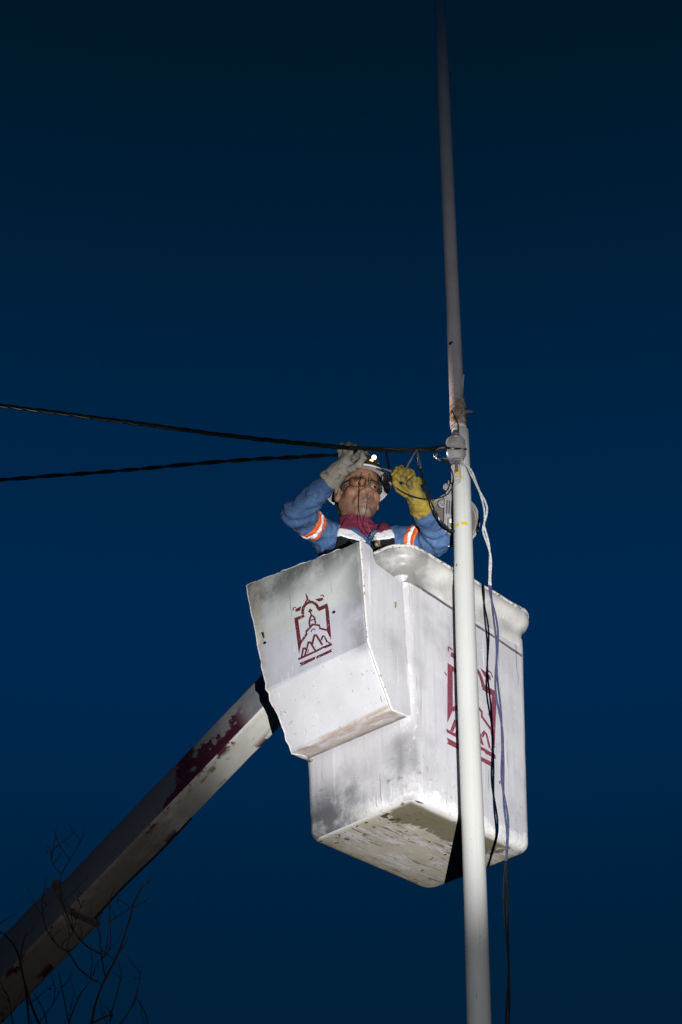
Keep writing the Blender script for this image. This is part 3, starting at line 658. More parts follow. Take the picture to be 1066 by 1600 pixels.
# ================================================================== cables
def strand_mat(name, c, rough=.3, spec=.5):
    return simple(name, c, rough, 0, .3, 80, .05, spec=spec)
M_CAB = strand_mat('black_cable_sheath', (.010, .010, .010), .33); M_BARE = simple('bare_aluminium', (.62, .60, .62), .3, .85, .2, 60)
def cable(name, label, pts, n, rad, off, turns, mat=M_CAB, seg=30, group=None):
    P = spline(pts, seg); t = empty(name, P[0]); tag(t, label, 'cable', group); 
    for k in range(n):
        H = helix(P, off, turns, 2*math.pi*k/n) if off else P
        MB().tube(H-P[0], rad*(1+.25*vnoise(H, 3, k+2)), 8).build('strand', mat if not isinstance(mat, list) else mat[k % len(mat)], t)
    return t
cable('overhead_cable', 'upper twisted black overhead cable running left from the insulator', [at(-260, 608, 6.7), at(0, 634, 6.75), at(180, 657, 6.80), at(360, 681, 6.84), at(515, 697, 6.815), at(550, 700, 6.80), at(585, 702, 6.825), at(620, 703, 6.85), at(660, 703, 6.86), at(698, 698, 6.83)], 3, .0052, .0047, 13, seg=44)
cable('overhead_cable', 'lower twisted black overhead cable ending at the grey glove', [at(-260, 775, 7.6), at(0, 750, 7.45), at(180, 736, 7.28), at(360, 720, 7.1), at(525, 711, 6.93), at(548, 708, 6.90), at(575, 703, 6.87)], 2, .0052, .0044, 10, seg=44)
cable('tie_wire', 'black wire wound round the spool insulator', [at(690, 702, 6.84), at(699, 700, 6.81), at(712, 701, 6.808), at(724, 702, 6.83), at(728, 702, 6.86)], 1, .0048, 0, 1)
cable('wire_tail', 'short bare wire tail with pale clamp below the insulator', [at(694, 699, 6.82), at(684, 704, 6.81), at(680, 713, 6.81), at(684, 717, 6.815), at(700, 718, 6.84), at(712, 721, 6.87)], 2, .0042, .0035, 3, [M_BARE, M_CAB])
cable('jumper_wire', 'black jumper wire hanging from the cable down behind the lamp head', [at(650, 703, 6.84), at(653, 715, 6.83), at(657, 733, 6.82), at(664, 757, 6.82), at(672, 783, 6.84), at(684, 808, 6.87), at(698, 824, 6.90), at(712, 832, 6.93), at(722, 834, 7.03)], 2, .0036, .0033, 6)
cable('jumper_wire', 'bare pale wire leaning from the cable to the yellow glove', [at(650, 704, 6.84), at(643, 716, 6.83), at(636, 729, 6.82), at(631, 740, 6.81)], 1, .0032, 0, 1, M_BARE)
cable('jumper_wire', 'bright wire added as the lit top of the black jumper wire', [at(651, 704, 6.835), at(654, 716, 6.826), at(657.5, 731, 6.815)], 1, .0046, 0, 1, M_BARE)  # added metal overlay standing for light on the upper black jumper
cable('jumper_wire', 'thin black wire looping under the yellow glove to the insulator', [at(609, 742, 6.80), at(614, 756, 6.79), at(628, 768, 6.785), at(650, 777, 6.79), at(675, 780, 6.80), at(698, 773, 6.83), at(708, 757, 6.85), at(707, 738, 6.85), at(698, 724, 6.85), at(688, 716, 6.83)], 1, .0029, 0, 1)
cable('jumper_wire', 'short wire dropping from the cable to the tool tip', [at(603, 703, 6.85), at(605, 713, 6.84), at(607, 725, 6.83), at(609, 735, 6.82)], 1, .0040, 0, 1, M_CAB)
cable('wire_tail', 'thin dark wire stub curling down the rusty pole joint', [at(706.5, 641, 6.905), at(711, 651, 6.895), at(716, 662, 6.895), at(716.5, 674, 6.88), at(717, 684, 6.862)], 1, .0022, 0, 1)
# drop cable: pale at the top, slate blue in the middle, black below
def drop_cable():
    path = [at(724, 724, 6.87), at(733, 733, 6.86), at(746, 757, 6.85), at(755, 785, 6.85), at(758.5, 812, 6.85), at(758.5, 832, 6.85), at(764, 870, 6.85), at(768, 915, 6.85), at(772, 965, 6.85), at(776, 1020, 6.85), at(779, 1080, 6.85), at(782, 1140, 6.85), at(787, 1205, 6.85), at(790, 1265, 6.85), at(791, 1320, 6.85), at(793, 1400, 6.85), at(792, 1500, 6.86), at(793.5, 1600, 6.87), at(795, 1800, 6.87)]
    base = path[-1].copy(); path.append(np.array([base[0]+.01, base[1], .02])); P = spline(path, 22); t = empty('drop_cable', (P[-1][0], P[-1][1], 0))
    tag(t, 'twin drop cable hanging in front of the bucket, pale at the top and black below', 'cable'); o = np.array([P[-1][0], P[-1][1], 0])
    cs = [strand_mat('pale_grey_sheath', (.58, .59, .58), .4), strand_mat('slate_blue_sheath', (.075, .08, .16), .3), strand_mat('black_drop_sheath', (.012, .012, .012), .4)]
    cut = [0, np.argmin(np.linalg.norm(P-path[7], axis=1)), np.argmin(np.linalg.norm(P-at(791.5, 1345, 6.85), axis=1)), len(P)-1]
    offs = .0062*(.25+.75*np.abs(np.sin(np.arange(len(P))*.06+.6))); P = P+np.stack([.006*np.sin(np.arange(len(P))*.11)*np.clip(np.arange(len(P))/80, 0, 1), 0*offs, 0*offs], 1)
    for k in range(2):
        T = np.stack([np.cos(np.arange(len(P))*.085+math.pi*k), np.sin(np.arange(len(P))*.085+math.pi*k), np.zeros(len(P))], 1); H = P+T*offs[:, None]
        for s in range(3): MB().tube(H[cut[s]:cut[s+1]+1]-o, .0040, 8).build("strand", cs[s], t)
drop_cable()

# ================================================================== the worker
def worker():
    root = at(575, 830, 7.24); root = np.array([root[0], 7.27, 5.10]); t = empty('person', root)
    tag(t, 'worker in blue shirt, maroon and black vest, white hard hat, reaching up to the cables', 'person')
    o = lambda p: np.array(p, float)-root
    # ---- joints
    rs, re, rw = o(at(517, 842, 7.24)), o(at(464, 803, 7.03)), o(at(524, 742, 6.91))
    ls, le, lw = o(at(621, 846, 7.26)), o(at(685, 843, 7.13)), o(at(654, 784, 6.89))
    # ---- head frame
    hy_yaw, hp, roll, HSC = math.radians(20), math.radians(9), math.radians(1), 1.15
    fwd = np.array([math.sin(hy_yaw)*math.cos(hp), -math.cos(hy_yaw)*math.cos(hp), -math.sin(hp)])
    lef = np.cross((0, 0, 1), fwd); lef = np.array([math.cos(hy_yaw), math.sin(hy_yaw), 0.]); upv = np.cross(lef, fwd); upv = upv if upv[2] > 0 else -upv
    lef, upv = lef*math.cos(roll)-upv*math.sin(roll), upv*math.cos(roll)+lef*math.sin(roll)
    HM = np.stack([lef, fwd, upv], 1)              # columns: image right, forward, up
    eye = o(at(572, 758, 7.10)); hc = eye-HM@np.array([0, .083, 0])*HSC
    h = lambda x, y, z: hc+HM@np.array([x, y, z])*HSC
    k = HSC
    nb = (rs+ls)/2+np.array([0, .0, .005]); neck = h(0, -.03, -.11)
    pel = np.array([.06, .05, .92]); 
    # ---- body (one continuous surface)
    B = SDF()
    B.cone(pel, nb-np.array([0, -.01, .28]), .135, .13, .05); B.cone(pel+np.array([-.07, 0, 0]), pel+np.array([.07, 0, 0]), .115, .115, .05)
    ch = nb-np.array([0, .0, .17]); sx = (ls-rs)/np.linalg.norm(ls-rs)
    B.cone(ch-sx*.07, ch+sx*.07, .115, .115, .05); B.cone(rs-np.array([0, 0, .02]), ls-np.array([0, 0, .02]), .062, .062, .05)
    for a, b_, c in ((rs, re, rw), (ls, le, lw)): B.cone(a, b_, .048, .038, .03); B.cone(b_, c, .037, .027, .02); B.cone(c, c+(c-b_)*.12, .027, .026, .02)
    for s in (-1, 1):
        hp_ = pel+np.array([s*.085, 0, -.02]); kn = np.array([.09+s*.09, .05, .48]); an = np.array([.10+s*.09, .09, .08])
        B.cone(hp_, kn, .085, .056, .04); B.cone(kn, an, .054, .037, .03); B.cone(an+np.array([0, .0, -.04]), an+np.array([0, -.17, -.05]), .036, .030, .03)
    B.cone(nb+np.array([0, -.01, -.02]), neck, .062, .054*k, .03)
    H = lambda c, r, kk=.015, op='u': B.ell(h(*c), np.array(r)*HSC, HM, kk, op)
    K = lambda a, b_, ra, rb, kk=.01, op='u': B.cone(h(*a), h(*b_), ra*k, rb*k, kk, op)
    H((0, -.012, .048), (.074, .096, .080)); H((0, .028, -.030), (.060, .060, .078), .03); H((0, .0, -.045), (.062, .075, .055), .03)
    for s in (-1, 1):
        K((s*.050, .0, -.055), (s*.018, .068, -.103), .021, .018, .025); H((s*.041, .056, -.030), (.026, .026, .024), .022)
        K((s*.012, .080, .020), (s*.046, .066, .018), .011, .010, .014)
        H((s*.031, .097, .001), (.018, .017, .012), .012, 's')
        H((s*.031, .070, .001), (.0145, .0145, .0125), .005); K((s*.015, .0805, .0088), (s*.030, .0840, .0090), .0052, .0054, .004); K((s*.030, .0840, .0090), (s*.048, .072, .0058), .0054, .0045, .004); K((s*.016, .081, -.0088), (s*.030, .0835, -.0098), .0042, .0046, .004); K((s*.030, .0835, -.0098), (s*.046, .072, -.0072), .0046, .004, .004)
        H((s*.0150, .099, -.037), (.0095, .0125, .0090), .006); H((s*.0085, .108, -.0435), (.0042, .0055, .0035), .003, 's'); K((s*.016, .094, -.042), (s*.032, .080, -.072), .009, .010, .016)
        e = (s*.077, -.012, -.006); H(e, (.011, .022, .034), .010); H((s*.088, -.004, -.004), (.008, .011, .019), .006, 's'); H((s*.079, -.010, -.034), (.009, .012, .012), .008)
        K((s*.008, .101, -.052), (s*.028, .088, -.062), .008, .006, .007)
    K((0, .084, .016), (0, .109, -.026), .0092, .0125, .010); H((0, .112, -.032), (.0140, .0135, .0115), .007)
    K((0, .098, -.066), (-.024, .088, -.0765), .0065, .004, .006); K((0, .098, -.066), (.024, .088, -.0765), .0065, .004, .006)
    K((0, .0955, -.0805), (-.019, .088, -.0835), .0072, .005, .006); K((0, .0955, -.0805), (.019, .088, -.0835), .0072, .005, .006)
    H((0, .086, -.106), (.022, .020, .018), .018); K((-.024, .094, -.0800), (0, .1045, -.0735), .0024, .0024, .003, 's'); K((.024, .094, -.0800), (0, .1045, -.0735), .0024, .0024, .003, 's')
    zs = np.r_[ar(-.03, 1.10, .016), ar(1.11, 1.22, .008), ar(1.225, 1.72, .0042)]
    xs = np.r_[ar(-.42, -.14, .008), ar(-.135, .16, .0042), ar(.165, .50, .008)]; ys = np.r_[ar(-.42, -.27, .008), ar(-.265, .06, .0042), ar(.065, .22, .008)]
    V, F = nets(B.grid(xs, ys, zs), xs, ys, zs)
    sk = Mat('weathered_skin', .5, spec=.35); c = sk.mix(sk.rng(sk.noise(45, 6, .65), .3, .7), (.40, .215, .140), (.27, .125, .078)); c = sk.mix(sk.mul(sk.rng(sk.noise(120, 5, .7), .55, .7), .35), c, (.17, .08, .055))
    c = sk.mix(sk.mul(sk.attr('beard'), sk.rng(sk.noise(260, 3, .7), .25, .62)), c, (.125, .098, .078)); c = sk.mix(sk.attr('grey'), c, (.34, .31, .27))
    c = sk.mix(sk.attr('dark'), c, (.035, .024, .018)); c = sk.mix(sk.attr('lips'), c, (.27, .10, .075)); sk.col(c); sk.bump(sk.noise(120, 7, .7), .45, .003)
    sk.b.inputs['Subsurface Weight'].default_value = .08; sk.b.inputs['Subsurface Radius'].default_value = (.01, .004, .002)
    body = mesh_obj('body', V, F, sk.m, t, angle=None)
    q = ((V-hc)@HM)/HSC; X, Yf, Z = np.abs(q[:, 0]), q[:, 1], q[:, 2]; ss = lambda v, a, b_: np.clip((v-a)/(b_-a), 0, 1)**2*(3-2*np.clip((v-a)/(b_-a), 0, 1))
    face = (Z > -.16)*(Z < .15)
    mus = np.exp(-((Z+.056+X*.45)/.011)**2)*ss(-X, -.036, -.026)*(Yf > .07)
    goat = ss(-Z, .078, .09)*ss(-X, -.032, -.020)*(Yf > .05); jaw = ss(-Z, .034, .072)*.5
    side = ss(-Yf, -.05, -.02)*ss(-Z, -.0, .02)*.5*(X > .055)
    lips = np.exp(-((Z+.073)/.009)**2)*ss(-X, -.026, -.018)*(Yf > .08)
    brow = np.exp(-((Z-.022-.004*np.cos(X*60))/.0068)**2)*ss(X, .010, .016)*ss(-X, -.054, -.046)*(Yf > .05)
    for nm, a in (('beard', np.clip(np.maximum.reduce([mus*1.2, goat*.8, jaw, side])*face, 0, 1)), ('grey', np.clip(goat*.28*face, 0, 1)), ('dark', np.clip(np.maximum(mus*.45, brow*.9)*face, 0, .9)), ('lips', np.clip(lips*face*.8, 0, 1))):
        at_ = body.data.attributes.new(nm, 'FLOAT', 'POINT'); at_.data.foreach_set('value', a.astype(np.float32))
    # eyes
    ew = Mat('eye', .15, spec=.6); x_, y_, z_ = ew.xyz(); rad = ew.math('SQRT', ew.math('ADD', ew.mul(x_, x_), ew.mul(z_, z_)))
    ew.col(ew.mix(ew.rng(rad, .0070, .0062), ew.mix(0, (.40, .36, .33), (0, 0, 0)), (.018, .011, .007)))
    for s in (-1, 1):
        e = MB().lathe([(.0002, -.0125)]+[(.0128*math.cos(a), .0128*math.sin(a)) for a in np.linspace(-1.5, 1.5, 12)]+[(.0002, .0128)], frame((0, 0, 0), (0, 1, 0)), 20).build('eye', ew.m, t)
        e.matrix_local = Matrix.Translation(Vector(h(s*.031, .0735, .001))) @ Matrix(HM.tolist()).to_4x4() @ Matrix.Rotation(-.35, 4, 'Z') @ Matrix.Scale(HSC, 4)
    # ---- hair at the nape and temples, below the hat
    Hr = SDF(); Hr.ell(h(0, -.014, .045), np.array([.080, .100, .085])*k, HM, .01); Hr.ell(h(0, -.055, -.035), np.array([.062, .048, .050])*k, HM, .03)
    for s in (-1, 1): Hr.cone(h(s*.073, .018, .025), h(s*.070, .022, -.012), .009*k, .006*k, .01)
    gx, gy, gz = [ar(hc[i]-.16, hc[i]+.16, .005) for i in range(3)]; D = Hr.grid(gx, gy, gz); P = np.stack(np.meshgrid(gx, gy, gz, indexing='ij'), -1); q = ((P-hc)@HM)/k
    D = np.maximum(D, (q[..., 1]-.028)); D = D+.004*vnoise(P, 90, 3); D = np.maximum(D, q[..., 2]-.09)
    hm = Mat('dark_hair', .6); hm.col(hm.mix(hm.noise(160, 4, .6, hm.scaled((1, 1, .2))), (.018, .014, .011), (.07, .055, .045))); hm.bump(hm.noise(260, 3), .6, .003)
    mesh_obj('hair', *nets(D, gx, gy, gz), hm.m, t, angle=None)
    # ---- shirt
    den = Mat('blue_denim_shirt', .85, spec=.2); c = den.mix(den.rng(den.noise(10, 6, .65), .3, .7), (.034, .086, .205), (.085, .170, .345)); c = den.mix(den.mul(den.rng(den.noise(320, 2), .5, .7), .35), c, (.20, .27, .45)); c = den.mix(den.rng(den.noise(26, 7, .72), .52, .70), c, (.040, .066, .155)); c = den.mix(den.mul(den.rng(den.noise(17, 7, .72, den.scaled((1, 1, 1), (3, 5, 1))), .56, .72), .6), c, (.20, .29, .44)); den.col(c); den.bump(den.math('ADD', den.noise(38, 6, .6), den.mul(den.noise(300, 2), .4)), .6, .006)
    Sh = SDF(); Tor = SDF()
    for W_ in (Sh, Tor):
        W_.cone(pel, nb-np.array([0, -.01, .28]), .15, .148, .06); W_.cone(ch-sx*.075, ch+sx*.075, .130, .130, .06); W_.cone(rs-np.array([0, 0, .015]), ls-np.array([0, 0, .015]), .075, .075, .06)
        W_.cone(nb-np.array([0, -.01, 0]), neck-np.array([0, 0, .03]), .075, .066, .03)
    Sh.p.pop()
    arms = []
    for a, b_, c in ((rs, re, rw), (ls, le, lw)):
        cu = b_+(c-b_)*(.80 if a is rs else .74); A_ = SDF(); A_.cone(a, b_, .066, .060, .03); A_.cone(b_, cu, .058, .047, .03); arms.append((A_, a, b_, cu)); Sh.p += A_.p
    def wr(P, amp=.0075): return amp*(.6*vnoise(P*np.array([1, 1, 1.6]), 15, 3)+.55*(1-2*np.abs(vnoise(P*np.array([1, 1, .7]), 24, 4)))+.45*(1-2*np.abs(vnoise(P, 50, 6)))+.2*vnoise(P, 110, 5))
    gx, gy, gz = ar(-.45, .52, .0068), ar(-.45, .24, .0068), ar(.85, 1.62, .0068); P = np.stack(np.meshgrid(gx, gy, gz, indexing='ij'), -1)
    Ds = Sh.grid(gx, gy, gz)
    # folds round the bent elbows
    fold = 0
    for A_, a, b_, cu in arms:
        dd = np.linalg.norm(P-b_, axis=-1); ax_ = (cu-a)/np.linalg.norm(cu-a); fold = fold+.0075*np.sin(((P-b_)@ax_)*135+4*vnoise(P, 14, 8))*np.exp(-(dd/.11)**2)
    mesh_obj('shirt', *nets(Ds+wr(P)+fold, gx, gy, gz), den.m, t, angle=None)
    # trousers
    Tr = SDF(); Tr.cone(pel+np.array([-.06, 0, 0]), pel+np.array([.06, 0, 0]), .135, .135, .05)
    for s in (-1, 1): hp_ = pel+np.array([s*.085, 0, -.02]); kn = np.array([.09+s*.09, .05, .48]); an = np.array([.10+s*.09, .09, .06]); Tr.cone(hp_, kn, .10, .078, .04); Tr.cone(kn, an, .078, .066, .04)
    tx, ty, tz = ar(-.3, .34, .014), ar(-.26, .26, .014), ar(.0, 1.1, .014); mesh_obj('trousers', *nets(Tr.grid(tx, ty, tz), tx, ty, tz), simple('dark_work_trousers', (.03, .035, .05), .9), t, angle=None)
    for s in (-1, 1): MB().box((.10+s*.09, .05, .03), (.09, .25, .06), None, .02).build('boot', M_BLACK, t)
    # ---- vest: torso shell split into its coloured panels
    Dt = Tor.grid(gx, gy, gz); bx = (P-nb)@sx; fr_ = np.cross(sx, (0, 0, 1)); fy = (P-nb)@fr_; fy = fy if fr_[1] < 0 else -fy
    zc = P[..., 2]-nb[2]; shell = np.maximum(Dt-.020+wr(P, .004), -(Dt-.001)); lim = np.abs(bx)-.122+.45*np.clip(zc+.03, 0, .1)-.10*np.clip(-zc-.08, 0, .3)+.004*vnoise(P, 20, 9)
    V0 = np.maximum(shell, lim); slit = .010+.34*np.clip(zc+.10, 0, .2)-np.abs(bx-.008); slit = np.where(fy > 0, slit, -1); V0 = np.maximum(V0, slit)
    wob = .008*vnoise(P, 24, 6)
    zb1, zb0 = -.050, -.105; zc = zc-.42*np.abs(bx)
    vb = simple('black_vest_fabric', (.012, .012, .014), .8, var=.4); vm = simple('maroon_vest_fabric', (.125, .012, .035), .85, var=.3, scale=40, bump=.3); vr = simple('white_reflective_tape', (.86, .86, .88), .35, var=.12, scale=70, bump=.5, bscale=50)
    mesh_obj('vest_yoke', *nets(np.maximum(V0, zb1+wob-zc), gx, gy, gz), vm, t, angle=None)
    Rb = np.maximum(np.maximum(V0-.001, zb0+wob-zc), zc-zb1-wob)
    for sd in (-1, 1): mesh_obj('reflective_band', *nets(np.maximum(np.maximum(Rb, -sd*(bx-.008)), .005-fy), gx, gy, gz), vr, t, angle=None)
    mesh_obj('reflective_band', *nets(np.maximum(Rb, fy), gx, gy, gz), vr, t, angle=None)
    mesh_obj('vest_body', *nets(np.maximum(V0, zc-zb0-wob), gx, gy, gz), vb, t, angle=None)
    # neck gaiter
    Ng = SDF(); Ng.cone(nb+np.array([0, -.015, .0]), neck+np.array([0, -.006, -.012]), .070, .060, .02); Ng.cone(h(0, -.01, -.095), h(0, .015, -.115), .054*k, .046*k, .03)
    hx, hy2, hz = [ar(neck[i]-.18, neck[i]+.18, .0055) for i in range(3)]; Pn = np.stack(np.meshgrid(hx, hy2, hz, indexing='ij'), -1); Dn = Ng.grid(hx, hy2, hz); qn = ((Pn-hc)@HM)/k
    Dn = np.maximum(Dn+.003*np.sin(Pn[..., 2]*260+4*vnoise(Pn, 20, 3)), qn[..., 2]+.098+.25*np.clip(qn[..., 1], -.05, .2))
    mesh_obj('neck_gaiter', *nets(Dn, hx, hy2, hz), simple('maroon_knit', (.15, .014, .045), .9, var=.3, scale=60, bump=.5), t, angle=None)
    # collar flaps and zip
    for s, pts in ((-1, [(-.085, .02, .035), (-.03, .105, -.03), (-.008, .118, -.085), (-.06, .088, -.02)]), (1, [(.07, .03, .03), (.035, .10, -.035), (.02, .116, -.085), (.055, .09, -.03)])):
        V_ = []
        for (x, f, z) in pts: V_.append(nb+sx*x+np.array([-sx[1]*-1*0, 0, 0])+np.array([0, -1, 0])*f*1.25+np.array([0, 0, 1])*z)
        co = mesh_obj('collar', V_, [(0, 1, 2, 3)], den.m, t); mdc = co.modifiers.new('th', 'SOLIDIFY'); mdc.thickness = .006
    # ---- sleeve bands
    org = simple('orange_tape', (.78, .15, .04), .6, var=.25, scale=60)
    for A_, a, b_, cu in arms:
        ax_ = (b_-a)/np.linalg.norm(b_-a); L_ = np.linalg.norm(b_-a); mid = .60*L_ if a is rs else .52*L_
        bxg = [ar(min(a[i], b_[i])-.1, max(a[i], b_[i])+.1, .0045) for i in range(3)]; Pb = np.stack(np.meshgrid(*bxg, indexing='ij'), -1); one = SDF(); one.p = A_.p[:1]; Da = one.grid(*bxg); tt = (Pb-a)@ax_-mid+.006*vnoise(Pb, 30, 2)
        w_ = wr(Pb); sh_ = np.maximum(Da+w_-.006, -(Da+w_+.004))
        mesh_obj('sleeve_band', *nets(np.maximum(sh_, np.abs(tt)-.030), *bxg), org, t, angle=None)
        sh2 = np.maximum(Da+w_-.0085, -(Da+w_+.004)); mesh_obj('reflective_stripe', *nets(np.maximum(sh2, np.abs(tt)-.0105), *bxg), vr, t, angle=None)
    # ---- gloves
    def glove(name, mat, wrist, elbow, palm, knuckles, fingers, thumb, cuff_r):
        G = SDF(); d = wrist-elbow; d /= np.linalg.norm(d); G.cone(wrist-d*.050, wrist+d*.02, cuff_r, .036, .015); G.cone(wrist, palm, .034, .036, .02)
        kc = np.mean(knuckles, axis=0); G.cone(palm, kc, .030, .024, .025)
        for kn in knuckles: G.cone(palm+(kn-palm)*.4, kn, .018, .0155, .007)
        for f in fingers:
            for i in range(len(f)-1): G.cone(f[i], f[i+1], .0145-.0012*i, .0128-.0012*i, .0015)
        for i in range(len(thumb)-1): G.cone(thumb[i], thumb[i+1], .0175-.002*i, .0155-.002*i, .008)
        al = np.vstack([palm, wrist-d*.06]+[np.array(x) for x in fingers]+[np.array(thumb)]); g3 = [ar(al[:, i].min()-.06, al[:, i].max()+.06, .0036) for i in range(3)]
        Pg = np.stack(np.meshgrid(*g3, indexing='ij'), -1); D = G.grid(*g3); D = np.maximum(D, -((Pg-(wrist-d*.045))@d)); D = D+.0028*(1-2*np.abs(vnoise(Pg, 42, 4)))+.0012*vnoise(Pg, 110, 5)
        return mesh_obj(name, *nets(D, *g3), mat, t, angle=None)
    gm_ = Mat('grey_leather', .75, spec=.25); c = gm_.mix(gm_.rng(gm_.noise(18, 6, .65), .35, .7), (.36, .34, .285), (.25, .235, .19)); c = gm_.mix(gm_.rng(gm_.noise(38, 7, .72), .52, .68), c, (.11, .10, .085)); gm_.col(c); gm_.bump(gm_.noise(60, 6), .5, .003)
    ym_ = Mat('yellow_leather', .7, spec=.25); c = ym_.mix(ym_.rng(ym_.noise(18, 6, .65), .35, .7), (.36, .255, .03), (.25, .185, .04)); c = ym_.mix(ym_.mul(ym_.rng(ym_.noise(14, 6, .65), .42, .60), .85), c, (.125, .11, .062)); ym_.col(c); ym_.bump(ym_.noise(60, 6), .5, .003)
    # right hand (image left): fingers hooked over the cable
    kn = [o(at(533, 713, 6.89)), o(at(540, 711, 6.865)), o(at(548, 711, 6.845)), o(at(556, 714, 6.83))]
    tips = [[kn[0], o(at(531, 703, 6.86)), o(at(535, 696, 6.89)), o(at(540, 697, 6.92))], [kn[1], o(at(540, 700, 6.835)), o(at(545, 693, 6.87)), o(at(549, 696, 6.91))],
            [kn[2], o(at(549, 701, 6.82)), o(at(553, 697, 6.85)), o(at(556, 700, 6.89))], [kn[3], o(at(561, 707, 6.81)), o(at(567, 704, 6.83)), o(at(571, 707, 6.86))]]
    glove('glove', gm_.m, rw, re, o(at(541, 726, 6.88)), kn, tips, [o(at(548, 733, 6.86)), o(at(561, 726, 6.83)), o(at(568, 716, 6.82)), o(at(566, 708, 6.82))], .055)
    # left hand (image right): closed on the tool, folded fingers toward the camera
    kn = [o(at(643, 741, 6.84)), o(at(634, 735, 6.83)), o(at(626, 732, 6.83)), o(at(656, 752, 6.85))]
    tips = [[kn[0], o(at(636, 739, 6.795)), o(at(628, 747, 6.785)), o(at(633, 753, 6.80))], [kn[1], o(at(627, 736, 6.79)), o(at(620, 743, 6.78)), o(at(625, 750, 6.795))],
            [kn[2], o(at(620, 734, 6.80)), o(at(616, 741, 6.79)), o(at(620, 747, 6.80))], [kn[3], o(at(648, 748, 6.80)), o(at(640, 755, 6.79)), o(at(642, 761, 6.81))]]
    glove('glove', ym_.m, lw, le, o(at(642, 761, 6.85)), kn, tips, [o(at(634, 772, 6.83)), o(at(624, 764, 6.80)), o(at(618, 754, 6.785)), o(at(617, 746, 6.785))], .058)
    # ---- safety glasses
    gf = simple('dark_glasses_frame', (.02, .018, .016), .3); Gm = MB()
    lens = Mat('clear_lens', .05); tb = lens.t.nodes.new('ShaderNodeBsdfTransparent'); tb.inputs[0].default_value = (.93, .91, .88, 1); gs = lens.t.nodes.new('ShaderNodeBsdfGlossy'); gs.inputs['Roughness'].default_value = .08; mx = lens.t.nodes.new('ShaderNodeMixShader'); mx.inputs[0].default_value = .05
    lens.L(tb.outputs[0], mx.inputs[1]); lens.L(gs.outputs[0], mx.inputs[2]); lens.L(mx.outputs[0], lens.t.nodes['Material Output'].inputs['Surface'])
    gl = None
    for s in (-1, 1):
        lp = [h(s*x, f, z) for x, f, z in ((.008, .103, .008), (.012, .104, .014), (.034, .101, .016), (.058, .086, .013), (.063, .080, .004), (.059, .083, -.014), (.044, .094, -.022), (.020, .101, -.019), (.010, .103, -.008))]
        Gm.tube(spline(lp+[lp[0]], 5), .0014, 6); Gm.tube([h(s*.063, .080, .008), h(s*.076, .045, .008), h(s*.079, -.005, .004)], .0024, 6)
    Gm.tube([h(-.009, .104, .008), h(0, .107, .011), h(.009, .104, .008)], .002, 6); gl = Gm.build('glasses', gf, t)
    for s in (-1, 1):
        lp = [h(s*x, f, z) for x, f, z in ((.008, .103, .008), (.012, .104, .014), (.034, .101, .016), (.058, .086, .013), (.063, .080, .004), (.059, .083, -.014), (.044, .094, -.022), (.020, .101, -.019), (.010, .103, -.008))]
        ctr = np.mean(lp, axis=0)+HM@np.array([0, .003, 0]); mesh_obj('lens', [ctr]+lp, [(0, i+1, (i+1) % 9+1) for i in range(9)], lens.m, gl)
    # ---- full brim hard hat
    tilt = Matrix.Rotation(math.radians(9), 3, 'X'); HH = HM@np.array(tilt); hb = h(0, -.010, .034); q4 = np.eye(4); q4[:3, :3] = HH; q4[:3, 3] = hb
    wp = Mat('white_hard_hat_plastic', .35, spec=.5); wp.col(wp.mix(wp.rng(wp.noise(20, 6), .40, .7), (.62, .62, .60), (.36, .355, .33)))
    def hat(prof, n=48):
        V_ = []; F_ = []
        for r_, z in prof:
            for i in range(n): a = 2*math.pi*i/n; V_.append((r_*math.cos(a)*.92, r_*math.sin(a)*(1.06 if math.sin(a) > 0 else 1.16), z+.010*(abs(math.cos(a))**3)*max(0, r_-.10)*8*.5))
        m_ = len(prof); F_ = [(i*n+j, i*n+(j+1) % n, (i+1)*n+(j+1) % n, (i+1)*n+j) for i in range(m_-1) for j in range(n)]; return np.array(V_)@HH.T+hb, F_
    dome = [(.150, .004), (.152, .008), (.146, .012), (.120, .018), (.112, .030), (.111, .06), (.103, .095), (.082, .125), (.05, .143), (.02, .149), (.001, .150), (.001, .146), (.05, .138), (.080, .120), (.099, .092), (.107, .06), (.108, .026), (.112, .015), (.146, .004), (.150, .004)]
    hh = mesh_obj('hard_hat', *hat(dome), wp.m, t, angle=50)
    mesh_obj('headband', *hat([(.098, .03), (.098, .0), (.0935, -.004), (.093, .0), (.093, .03)]), simple('black_headband', (.02, .02, .02), .7), hh, angle=50)
    mesh_obj('brim_edge', *hat([(.1515, .002), (.154, .006), (.1525, .011), (.149, .010), (.149, .004), (.1515, .002)]), simple('worn_brim_edge', (.80, .79, .77), .4), hh, angle=50)
    hp3 = lambda x, y, z: hb+HH@np.array([x, y, z])
    mesh_obj('elastic_strap', *hat([(.1125, .040), (.115, .040), (.1145, .066), (.112, .066)]), M_BLACK, hh, angle=40)
    lm = simple('lamp_bronze_housing', (.06, .05, .035), .4, .3); hmb = MB(); R4 = np.stack([HH[:, 0], HH[:, 1], HH[:, 2]], 1)
    hmb.box(hp3(.0, .130, .052), (.075, .04, .046), R4, .010); hmb.box(hp3(.0, .142, .028), (.05, .03, .02), R4, .006); hmb.build('headlamp', lm, hh)
